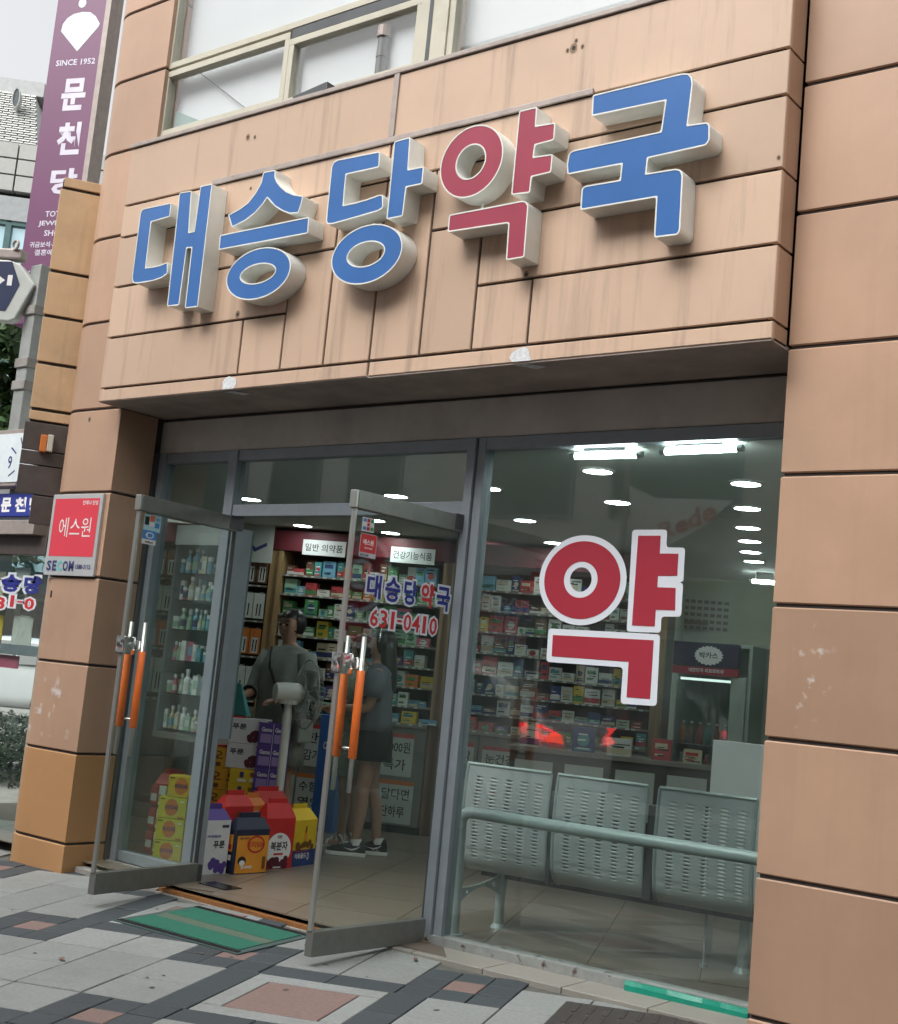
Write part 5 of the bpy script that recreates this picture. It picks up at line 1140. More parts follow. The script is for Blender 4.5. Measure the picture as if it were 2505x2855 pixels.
def person(label,loc,face,J,skinm,group=None):
    t=thing('person',label,'person',loc,group); T=frame(loc,(math.sin(face),-math.cos(face),0),(math.cos(face),math.sin(face),0),Z3)   # local y = forward
    t['_']=0; del t['_']
    V=[];E=[];RD=[]
    def add(p,r,par=None):
        V.append(tuple(T@Vector(p)-Vector(loc))); RD.append(r)
        if par is not None: E.append((par,len(V)-1))
        return len(V)-1
    pel=add((0,0,.97),(.145,.105)); wst=add((0,.005,1.12),(.12,.085),pel); ch=add((0,.0,1.30),(.135,.095),wst); sh=add((0,-.01,1.43),(.10,.07),ch); nk=add((0,.0,1.52),.048,sh)
    jw=add((0,.022,1.575),(.056,.064),nk); hd=add((0,.012,1.655),(.073,.090),jw); hd2=add((0,.0,1.715),(.068,.083),hd); tp=add((0,-.003,1.755),(.035,.045),hd2)
    ns=add((0,.108,1.628),(.009,.011),hd)
    for s in (-1,1): add((s*.080,-.002,1.63),(.012,.010),hd)
    for s in (-1,1):
        k='L' if s<0 else 'R'
        hp=add((s*.085,0,.92),.088,pel); kn=add((s*.09+J[k+'k'][0],J[k+'k'][1],.505),.056,hp); cf=add((s*.09+J[k+'k'][0],J[k+'k'][1]*.5+J[k+'f'][1]*.5-.015,.36),.054,kn); an=add((s*.09+J[k+'f'][0],J[k+'f'][1],.085),.034,cf)
        hl=add((s*.09+J[k+'f'][0],J[k+'f'][1]-.03,.035),.032,an); bl=add((s*.095+J[k+'f'][0],J[k+'f'][1]+.13,.026),(.036,.022),hl); add((s*.095+J[k+'f'][0],J[k+'f'][1]+.185,.022),(.028,.016),bl)
        so_=add((s*.165,-.005,1.415),.056,sh); el=add(J[k+'e'],.041,so_); wr=add(J[k+'w'],.028,el)
        d=(Vector(J[k+'w'])-Vector(J[k+'e'])).normalized(); side=Vector((0,0,1)).cross(d); side=side.normalized() if side.length>.1 else Vector((1,0,0)); nrm=d.cross(side)
        pm=add(tuple(Vector(J[k+'w'])+d*.045),(.034,.017),wr)
        kk=Vector(J[k+'w'])+d*.08
        for q,ln in ((-.027,.060),(-.009,.072),(.009,.068),(.027,.052)):
            a=add(tuple(kk+side*q),.0095,pm); b_=add(tuple(kk+side*q+d*ln*.5-nrm*.010),.0088,a); add(tuple(kk+side*q+d*ln*.80-nrm*.034),.0078,b_)
        th=add(tuple(Vector(J[k+'w'])+d*.035-side*s*.036),.011,pm); add(tuple(Vector(J[k+'w'])+d*.075-side*s*.050-nrm*.02),.0088,th)
    me=skin(V,E,RD,0); me.materials.append(skinm); me.name='body'
    o=bpy.data.objects.new('body',me); COL.objects.link(o); o.parent=t; ORG[o.name]=Vector(loc)
    for s in (-1,1):
        mb=MB(); mb.T=T; mb.sphere((s*.032,.094,1.648),.0105,0,8,(1.2,.6,.7)); mb.build('eye',EYE,t)
        mb=MB(); mb.T=T; mb.box((s*.032-.019,.090,1.672),(s*.032+.019,.101,1.677)); mb.build('eyebrow',HAIR,t)
    mb=MB(); mb.T=T; mb.sphere((0,.084,1.578),.016,0,8,(1.4,.5,.4)); mb.build('mouth',pmat('lip',(.30,.10,.09),.5),t)
    return t,T
def garment(t,T,name,m,rings,n=36,fold=.03,tubes=(),thick=.006):
    mb=MB(); mb.T=T; random.seed(len(rings)*7+n); ph=random.random()*6
    R_=[]
    for i,(z,cx,cy,rx,ry) in enumerate(rings):
        am=fold*(len(rings)-i)/len(rings) if False else fold*min(1,i/2.5)
        R_.append([(cx+rx*(1+am*math.sin(9*a+ph)+am*.6*math.sin(5*a-ph+i*.4))*math.cos(a),cy+ry*(1+am*math.sin(9*a+ph))*math.sin(a),z) for a in [2*math.pi*k/n for k in range(n)]])
    mb.loft(R_,cap=False)
    for path,r in tubes: mb.tube(path,r,14,cap=False)
    o=mb.build(name,m,t,smooth=True); s=o.modifiers.new('cloth','SOLIDIFY'); s.thickness=thick; s.offset=1; return o
def hair(t,T,rings_back,name='hair',m=None):
    mb=MB(); mb.T=T
    bm=bmesh.new(); bmesh.ops.create_uvsphere(bm,u_segments=28,v_segments=18,radius=1)
    random.seed(5)
    for v in bm.verts:
        x,y,z=v.co; rr_=1+.03*math.sin(11*math.atan2(x,y)+4*z)
        v.co=Vector((x*.094*rr_,y*.112*rr_-.012,1.665+z*.112*rr_))
    dele=[v for v in bm.verts if v.co.y>.050 and v.co.z<1.688]
    bmesh.ops.delete(bm,geom=dele,context='VERTS'); low=[v for v in bm.verts if v.co.z<rings_back]; bmesh.ops.delete(bm,geom=low,context='VERTS'); mb.bm(bm)
    return mb
MID_L=pmat('olive_grey_cloth',(.25,.275,.25),.85,var=.12,scale=30,bump=.3,bscale=200); DKG=pmat('charcoal_cloth',(.13,.14,.165),.85,var=.12,scale=40,bump=.3,bscale=300); BLK=pmat('black_cloth',(.02,.02,.024),.85,var=.15,scale=30,bump=.2); SAGE=pmat('sage_patterned_cloth',(.25,.31,.24),.85,var=.45,scale=45); LAV=pmat('lavender_legging',(.30,.25,.36),.8,var=.1)
# --- customer in a loose tunic by the fan
locA=Vector((dep(*b2(665,900),10.15).x,dep(*b2(665,900),10.15).y,ZF)); fA=math.atan2(-.97,.12); hA=dep(*b2(690,210),10.45); locA=Vector((hA.x,hA.y,ZF))
JA=dict(Lk=(0,.02),Rk=(.0,-.01),Lf=(0,.0),Rf=(0,-.02),Le=(-.245,.05,1.14),Lw=(-.17,.26,1.10),Re=(.245,.04,1.14),Rw=(.16,.26,1.10))
pA,TA=person('person with short black hair in a loose grey olive tunic, standing behind the fan',locA,fA,JA,SK); pA.scale=(1.10,1.10,1.07)
garment(pA,TA,'tunic',MID_L,[(1.50,0,-.005,.075,.07),(1.475,0,-.01,.15,.085),(1.43,0,-.01,.195,.11),(1.33,0,0,.195,.135),(1.15,0,.005,.195,.145),(.95,0,0,.205,.15),(.78,0,0,.21,.155),(.62,0,0,.215,.16)],fold=.05,
  tubes=[([(-.16,-.005,1.43),(-.21,.02,1.30),(-.245,.05,1.14),(-.215,.15,1.12)],[.070,.068,.064,.058]),([(.16,-.005,1.43),(.21,.02,1.30),(.245,.04,1.14),(.21,.14,1.12)],[.070,.068,.064,.058])])
hair(pA,TA,1.585).build('hair',HAIR,pA,smooth=True)
mb=MB(); mb.T=TA; mb.tube([(.12,.05,1.475),(.05,.135,1.33),(-.08,.175,1.15),(-.20,.17,.95)],.011,6); mb.tube([(.12,.03,1.475),(.04,-.12,1.33),(-.1,-.165,1.12),(-.2,-.12,.95)],.011,6); mb.build('bag_strap',BLK,pA,smooth=True)
mb=MB(); mb.T=TA; mb.box((-.285,-.02,.80),(-.225,.15,.97),ch=.02); mb.build('shoulder_bag',MID_L,pA)
def shoes(t,T,J,m,sole,kind):
    for k,s in (('L',-1),('R',1)):
        fx,fy=s*.093+J[k+'f'][0],J[k+'f'][1]
        if kind=='sneaker':
            mb=MB(); mb.T=T
            rg=lambda y,w,h,z0:[(fx+w*math.cos(a),fy+y,max(z0,.024+h*.5+h*.5*math.sin(a)*1.0)) for a in [2*math.pi*i/16 for i in range(16)]]
            mb.loft([rg(-.088,.026,.05,.024),rg(-.075,.037,.10,.024),rg(-.02,.040,.105,.024),rg(.03,.042,.085,.024),rg(.09,.047,.062,.024),rg(.155,.043,.048,.024),rg(.205,.024,.034,.024)]); mb.build('shoe',m,t,smooth=True)
            mb=MB(); mb.T=T; mb.prism([(fx+w*sx,fy+y,0.0) for y,w,sx in ((-.095,.03,-1),(-.095,.03,1),(0,.044,1),(.10,.051,1),(.17,.046,1),(.215,.022,1),(.215,.022,-1),(.17,.046,-1),(.10,.051,-1),(0,.044,-1))],(0,0,.030)); mb.build('shoe_sole',sole,t,bevel=.006)
            mb=MB(); mb.T=T
            for sd_ in (-1,1):
                xx=fx+sd_*.0425; mb.prism([(xx,fy-.055,.085),(xx+sd_*.001,fy-.02,.056),(xx+sd_*.003,fy+.015,.047),(xx+sd_*.006,fy+.075,.066),(xx+sd_*.004,fy+.015,.059),(xx+sd_*.001,fy-.015,.068)],(sd_*.005,0,0))
            mb.build('shoe_mark',sole,t)
            mb=MB(); mb.T=T
            for yy in (.03,.05,.07,.09): mb.tube([(fx-.022,fy+yy,.096-yy*.36),(fx+.022,fy+yy,.098-yy*.36)],.004,6)
            mb.build('shoe_lace',sole,t)
            mb=MB(); mb.T=T; mb.tube([(fx,fy-.015,.085),(fx,fy-.012,.135)],[.046,.042],14,cap=False); mb.build('sock',M['white'],t,smooth=True)
        else:
            mb=MB(); mb.T=T; mb.prism([(fx+w*sx,fy+y,0.0) for y,w,sx in ((-.08,.028,-1),(-.08,.028,1),(.0,.036,1),(.10,.046,1),(.20,.035,1),(.20,.035,-1),(.10,.046,-1),(0,.036,-1))],(0,0,.016)); mb.box((fx-.03,fy-.085,0),(fx+.03,fy-.01,.055)); mb.build('sandal_sole',sole,t,bevel=.004)
            mb=MB(); mb.T=T
            for yy,hh in ((.10,.056),(.15,.048)): mb.tube([(fx-.048,fy+yy,.016),(fx-.030,fy+yy,hh),(fx+.030,fy+yy,hh),(fx+.048,fy+yy,.016)],.011,8)
            mb.tube([(fx-.036,fy-.05,.03),(fx-.040,fy-.02,.10),(fx,fy+.030,.118),(fx+.040,fy-.02,.10),(fx+.036,fy-.05,.03)],.009,8); mb.build('sandal_strap',sole,t,smooth=True)
shoes(pA,TA,JA,M['white'],BLK,'sandal')
mb=MB(); mb.T=TA; mb.tube([(.09,-.005,.10),(.09,-.005,.30),(.09,-.0,.50),(.09,.0,.70)],[.045,.064,.067,.085],14,cap=False); mb.build('legging',LAV,pA,smooth=True)
# --- customer with trainers
locB=Vector((.43,2.53,ZF)); fB=math.atan2(-.58,-.81)
JB=dict(Lk=(0,.03),Rk=(0,-.02),Lf=(.0,.05),Rf=(0,-.10),Le=(-.225,.03,1.14),Lw=(-.12,.27,1.13),Re=(.225,.02,1.14),Rw=(.12,.27,1.12))
pB,TB=person('person in dark grey top, black shorts and black trainers, behind the right door',locB,fB,JB,SK); pB.scale=(1.04,1.04,1.02)
garment(pB,TB,'top',DKG,[(1.50,0,-.005,.075,.07),(1.475,0,-.01,.14,.085),(1.43,0,-.01,.18,.11),(1.33,0,.005,.175,.13),(1.2,0,.005,.165,.125),(1.05,0,0,.175,.135),(.97,0,0,.185,.145)],fold=.025,
  tubes=[([(-.155,-.005,1.425),(-.19,.01,1.33),(-.215,.02,1.22)],[.07,.072,.068]),([(.155,-.005,1.425),(.19,.01,1.33),(.215,.02,1.22)],[.07,.072,.068])])
garment(pB,TB,'shorts',BLK,[(1.02,0,0,.165,.13),(.95,0,-.005,.185,.15),(.88,0,0,.192,.155),(.80,0,0,.196,.158),(.74,0,0,.20,.16)],fold=.035)
mb=hair(pB,TB,1.56); mb.loft([[(.100*math.cos(a),-.035+.088*math.sin(a)-.02,z) for a in [2*math.pi*k/18 for k in range(18)]] if False else [(w*math.cos(a),cy+d_*math.sin(a),z) for a in [2*math.pi*k/18 for k in range(18)]] for z,w,d_,cy in ((1.70,.085,.06,-.05),(1.60,.098,.066,-.055),(1.50,.104,.068,-.065),(1.40,.105,.062,-.085),(1.33,.085,.045,-.10),(1.29,.05,.03,-.11))]); mb.build('hair',HAIR,pB,smooth=True)
mb=MB(); mb.T=TB; mb.tube([(.098*math.cos(a),.015+.0*a,1.67+.108*math.sin(a)) for a in [R(x) for x in range(0,181,15)]],.006,6); mb.build('hair_band',M['chrome'],pB,smooth=True)
shoes(pB,TB,JB,BLK,M['white'],'sneaker')
mb=MB(); mb.T=TB; mb.box((-.07,.30,1.08),(.07,.345,1.20),ch=.004); tag(mb.build('paper_bag',BM['cream']),'small cream paper bag held in front of the customer in trainers','bag')
# --- customer in sandals mostly hidden by the door handle
locC=Vector((.02,2.76,ZF)); fC=math.atan2(-.45,-.89)
JC=dict(Lk=(0,.02),Rk=(0,0),Lf=(-.02,.0),Rf=(.03,-.02),Le=(-.23,.03,1.14),Lw=(-.14,.25,1.12),Re=(.23,.02,1.14),Rw=(.15,.25,1.12))
pC,TC_=person('person in a patterned sage dress and white sandals, mostly behind the right door handle',locC,fC,JC,SK)
garment(pC,TC_,'dress',SAGE,[(1.50,0,-.005,.075,.07),(1.475,0,-.01,.145,.085),(1.43,0,-.01,.185,.11),(1.33,0,0,.18,.13),(1.15,0,.005,.165,.125),(.95,0,0,.20,.15),(.75,0,0,.215,.165),(.58,0,0,.225,.175)],fold=.03,
  tubes=[([(-.155,-.005,1.425),(-.195,.01,1.32),(-.22,.02,1.20)],[.07,.074,.070]),([(.155,-.005,1.425),(.195,.01,1.32),(.22,.02,1.20)],[.07,.074,.070])])
hair(pC,TC_,1.56).build('hair',HAIR,pC,smooth=True)
shoes(pC,TC_,JC,M['white'],M['white'],'sandal')
# ================================================================= NEIGHBOUR SHOP AND STREET TO THE LEFT
NB=thing('neighbour_building','neighbouring orange panelled pier and jewellery shopfront left of the pharmacy','building',(-1.4,.3,0))
o_=lambda x,y:(x/2.727,500+y/2.727); q5=lambda x,y:(x/3.406,1100+y/3.406)
VN=VP((-.85,.04),57); e57=VN.d
def npan(z0,z1,t0,t1,m,out=0.0,name='pier_panel'):
    P=[Vector((-.85,.04,0))+e57*t for t in (t0,t1)]; n=VN.n
    a,b=P[0]+n*out,P[1]+n*out
    MB().prism([(a.x,a.y,z0),(b.x,b.y,z0),(b.x-n.x*.04,b.y-n.y*.04,z0),(a.x-n.x*.04,a.y-n.y*.04,z0)],(0,0,z1-z0)).build(name,m,NB,bevel=.004)
opan=pmat('orange_pier_panel',(.66,.45,.26),.55,var=.10,scale=3,bump=.15,bscale=200,streak=.35,objvar=.05,grime=.3)
dstone=pmat('dark_stone_cladding',(.085,.068,.062),.45,var=.25,scale=9,grime=.3)
tl=VN.at(172,518); tb=VN.at(79,1171)
t0=(tb-Vector((-.85,.04,0))).dot(e57); t1=.14
zs_=[VN.at(*o_(560,40)).z]+[VN.at(*o_(x,y)).z for x,y in ((555,75),(470,705),(420,1045),(375,1400),(315,1750))]
zj=[zs_[1],zs_[2],zs_[3],zs_[4],zs_[5],tb.z]
for a,b in zip(zj[1:],zj[:-1]): npan(a+.012,b-.012,t0,t1,opan)
npan(zj[0]+.012,zj[0]+.085,t0+.02,t1,opan)
npan(tb.z,zj[0]+.07,t0+.012,t1,M['core'],-.014,'panel_joint')
npan(VN.at(*q5(350,1230)).z+.01,tb.z-.001,t0+.11,t1,M['core'],-.014,'panel_joint')
zd=[tb.z-.003,VN.at(*q5(340,530)).z,VN.at(*q5(340,670)).z,VN.at(*q5(280,945)).z]
for a,b in zip(zd[1:],zd[:-1]): npan(a+.004,b-.004,t0-.02,t1,dstone,.0,'stone_panel')
npan(VN.at(*q5(350,1230)).z,zd[-1]-.004,t0+.10,t1,dstone,.0,'stone_panel')
# security alarm box
t=thing('alarm_box','orange and cream security alarm box on the dark stone pier','alarm',VN.at(*q5(430,470)))
for x0,x1,m in ((368,432,oran),(436,492,pmat('cream_plastic',(.62,.60,.52),.4))):
    a=VN.at(*q5(x0,545)); b=VN.at(*q5(x1,555)); c=VN.at(*q5(x0+12,385)); n=VN.n
    MB().prism([a+n*.001,b+n*.001,Vector((b.x,b.y,c.z))+n*.001,Vector((a.x,a.y,c.z))+n*.001],n*.05).build('box_half',m,t,bevel=.006)
# shop wall plane facing the street
YN=.45
def ny(x,y): return at(x,y,1,YN)
def nbox(x0,x1,z0,z1,m,name,d=.12,y=YN,parent=NB,bev=.004): return MB().box((x0,y-d,z0),(x1,y,z1)).build(name,m,parent,bevel=bev)
zb1,zb0=2.46,2.35
nbox(-3.2,-1.28,zb0,zb1,M['trim'],'canopy_beam',.16)
nbox(-3.2,-1.28,zb1+.002,2.505,M['alu'],'sign_ledge',.05)
# blue shop sign
t=thing('shop_sign','blue lit shop sign with three white letters left of the pillar','sign',(-1.8,YN-.1,2.6))
nbox(-2.35,-1.40,2.507,2.69,pmat('sign_blue',(.025,.04,.26),.3,emit=.12),'sign_face',.08,parent=t)
mb=MB()
for ch,x0,x1 in (('문',2,97),('천',133,240),('당',268,362)):
    a=at(*q5(x0,1125),1,YN-.082); b=at(*q5(x1,1125),1,YN-.082); put_text(mb,ch,Vector((a.x,YN-.083,2.538)),X3,Z3,b.x-a.x,.118,bold=.045,lift=.001)
mb.build('sign_lettering',pmat('lit_white',(.8,.8,.8),.4,emit=.1),t)
# clock light box
t=thing('clock_sign','square white clock light box showing a nine above the blue sign','clock',(-1.85,YN-.1,2.95))
cx0,cx1,cz0,cz1=-2.06,-1.40,2.74,3.20
nbox(cx0,cx1,cz0,cz1,M['trim'],'clock_case',.14,parent=t)
MB().box((cx0+.035,YN-.146,cz0+.03),(cx1-.03,YN-.141,cz1-.035)).build('clock_face',pmat('clock_face_white',(.60,.66,.69),.4,emit=.12),t)
mb=MB()
pc=at(*q5(95,640),1,YN-.147); put_text(mb,'9',Vector((pc.x-.028,YN-.1475,pc.z-.055)),X3,Z3,.055,.105,bold=.01)
for x,y,an in ((208,455,-62),(133,533,-35),(108,748,28),(163,823,60)):
    p=at(*q5(x,y),1,YN-.147); d=Vector((math.cos(R(an)),0,math.sin(R(an)))); n=Vector((-d.z,0,d.x)); mb.face([p-d*.045-n*.007,p+d*.045-n*.007,p+d*.045+n*.007,p-d*.045+n*.007])
mb.build('clock_print',dblue,t)
# glazed shopfront under the beam
nbox(-3.2,-1.20,2.20,2.345,dstone,'shop_lintel',.08)
sw=MB().box((-3.2,YN-.004,.05),(-1.0,YN+.004,2.20)).build('shop_window',M['glassd'],NB)
nbox(-1.16,-1.02,.05,2.20,M['conc'],'shop_post',.06)
mb=MB(); mr_=MB(); mw_=MB(); yq=YN-.005
for ch,x0,x1,yb_,yt,mm,bl in (('승',12,180,1870,1705,mb,.05),('당',218,385,1890,1725,mb,.05),('3',-45,42,2035,1920,mr_,.03),('1',92,128,2015,1905,mr_,.03),('-',165,215,1975,1958,mr_,.03),('0',225,320,2040,1930,mr_,.03)):
    a=at(*q5(x0,yb_),1,yq); b=at(*q5(x1,yb_),1,yq); c=at(*q5(x0,yt),1,yq); w=b.x-a.x; h=c.z-a.z
    put_text(mw_,ch,Vector((a.x,yq,a.z)),X3,Z3,w,h,bold=bl,out=bl+.07,lift=.001); put_text(mm,ch,Vector((a.x,yq,a.z)),X3,Z3,w,h,bold=bl,lift=.0025)
mw_.build('window_lettering',M['swhite'],NB); mb.build('window_lettering',M['navy'],NB); mr_.build('window_lettering',M['sred2'],NB)
# goods in that window
random.seed(3)
for k,(x,z,w,h,cn,lab) in enumerate([(-2.02,1.95,.26,.24,'cream','cream poster behind the neighbour shop window, top left'),(-1.66,1.98,.2,.26,'white','white poster behind the neighbour shop window, above the lettering'),(-1.95,1.62,.24,.2,'yellow','yellow poster behind the neighbour shop window lettering'),(-1.56,1.60,.26,.26,'white','white poster behind the red digits of the neighbour window'),(-1.80,1.36,.5,.10,'pink','pink poster strip below the red digits of the neighbour window')]):
    tag(MB().box((x-w/2,YN+.05,z-h/2),(x+w/2,YN+.056,z+h/2)).build('shop_poster',BM[cn]),lab,'poster')
nbox(-3.2,-1.165,1.42,1.50,M['alu'],'window_bar',.03,y=YN+.04)
# upper body of the neighbour set back
MB().box((-3.4,1.2,3.25),(-2.4,1.3,3.3)).build('shop_cornice',M['trim'],NB)

# ---- vertical purple jewellery blade sign
z1_=lambda x,y:(x/1.793,y/1.793); z4=lambda x,y:(x/3.931,y/3.931)
VS=VP((-3.7,1.31),20); ps=thing('blade_sign','tall purple vertical jewellery shop sign with white gem and lettering','sign',VS.at(60,700))
pl_=VS.at(150,0); pr_=VS.at(300,300); a0=VS.at(60,700)
sx0=(VS.at(97,450)-VS.P).dot(VS.d); sx1=(VS.at(255,330)-VS.P).dot(VS.d)
zb_=VS.at(60,905).z; P=lambda s,z,k=0:Vector((VS.P.x,VS.P.y,z))+VS.d*s+VS.n*k
pur=pmat('purple_sign_face',(.155,.05,.125),.4,var=.05,scale=2)
MB().prism([P(sx0,zb_),P(sx1,zb_),P(sx1,zb_,-.16),P(sx0,zb_,-.16)],(0,0,10.5-zb_)).build('sign_face',pur,ps,bevel=.01)
MB().prism([P(sx1+.002,zb_,.02),P(sx1+.06,zb_,.02),P(sx1+.06,zb_,-.18),P(sx1+.002,zb_,-.18)],(0,0,10.5-zb_)).build('sign_edge',M['trim'],ps)
VS2=VS.off(.002); mb=MB(); gm=MB()
gem=[(690,260),(740,195),(810,150),(900,128),(990,130),(1050,175),(1095,255),(1080,290),(845,560),(668,340)]
gm.face([VS2.at(*z4(x,y)) for x,y in gem]); c=VS2.at(*z4(905,30)); put_disc(gm,c,VS.d,Z3,.045,.05)
gm.build('gem_emblem',pmat('pale_gem',(.60,.70,.74),.4),ps)
lilac=pmat('lilac_white_letter',(.62,.60,.70),.4)
def stext(body,q0,q1,qt,bold=.02):
    a=VS2.at(*q0); b=VS2.at(*q1); t_=VS2.at(*qt); mb=MB(); put_text(mb,body,a,VS.d,Z3,(b-a).dot(VS.d),t_.z-a.z,bold=bold); mb.build('sign_lettering',lilac,ps)
stext('SINCE 1952',z4(610,725),z4(1040,690),z4(610,660)); 
stext('문',z4(650,1215),z4(915,1190),z4(685,865),.04); stext('천',z4(600,1700),z4(860,1675),z4(640,1345),.04); stext('당',z4(530,2130),z4(825,2100),z4(555,1850),.04)
stext('TOTAL',o_(342,285),o_(520,275),o_(345,240)); stext('JEWELRY',o_(288,362),o_(560,345),o_(292,315)); stext('SHOP',o_(332,430),o_(490,420),o_(335,385))
stext('귀금보석·시계',o_(222,518),o_(470,505),o_(224,474)); stext('결혼예물',o_(258,578),o_(450,570),o_(260,532)); stext('637-3535',o_(200,750),o_(420,740),o_(203,690))
# ---- hexagonal navy sign and its post
VHx=VP((-2.3,.40),30)
hx=thing('hexagon_sign','navy hexagonal sign with a pale rim, arrow and white figure one','sign',VHx.at(30,800))
f3=o_; outer=[(-120,600),(70,612),(150,640),(262,800),(110,1060),(60,1080),(-130,1060),(-230,830)]
inner=[(-100,622),(95,625),(150,800),(40,1000),(-110,985),(-190,800)]
def hp(L,k): return [VHx.off(k).at(*f3(x,y)) for x,y in L]
MB().prism(hp(outer,0),-VHx.n*.10).build('sign_rim',pmat('pale_plastic_rim',(.52,.55,.52),.4,grime=.2),hx,bevel=.012)
mb=MB(); mb.prism(hp(inner,.003),-VHx.n*.002); mb.build('sign_face',pmat('navy_sign_face',(.035,.045,.10),.35),hx)
mb=MB(); V6=VHx.off(.005); a=V6.at(*f3(50,805)); b=V6.at(*f3(88,800)); c=V6.at(*f3(52,725)); put_text(mb,'1',a,VHx.d,Z3,(b-a).dot(VHx.d),c.z-a.z,bold=.02); mb.face([V6.at(*f3(x,y)) for x,y in ((-15,725),(38,765),(-10,802))]); mb.build('sign_print',M['white'],hx)
a=VHx.at(*f3(-150,590)); b=VHx.at(*f3(160,605)); c=VHx.at(*f3(160,525)); MB().prism([a,b,Vector((b.x,b.y,c.z)),Vector((a.x,a.y,c.z))],-VHx.n*.12).build('sign_bracket',M['trim'],hx,bevel=.015)
e_=VHx.at(*f3(120,500)); MB().tube([e_+Vector((.04*math.cos(R(t)),0,.04*math.sin(R(t)))) for t in range(0,361,30)],.012,8).build('eye_bolt',M['trim'],hx)
VPp=VP((-2.12,.62),25); up_=VPp.at(*o_(320,665)); lo_=VPp.at(*o_(185,1900)); pp_=thing('sign_post','grey square sign post with clamps left of the orange pier','post',(up_.x,up_.y,0))
cpx=(up_+VPp.at(*o_(215,1400)))/2; xx,yy=VPp.at(*o_(240,1250)).x,VPp.at(*o_(240,1250)).y
MB().box((xx-.075,yy-.06,0.0),(xx+.075,yy+.06,up_.z),ch=.01).build('post_tube',pmat('galvanised_grey',(.38,.40,.39),.45,metal=.3,grime=.4),pp_)
for yv in (1000,1400,1570): z=VPp.at(*o_(240,yv)).z; MB().box((xx-.092,yy-.077,z-.05),(xx+.092,yy+.077,z+.03),ch=.008).build('post_clamp',M['conc'],pp_)
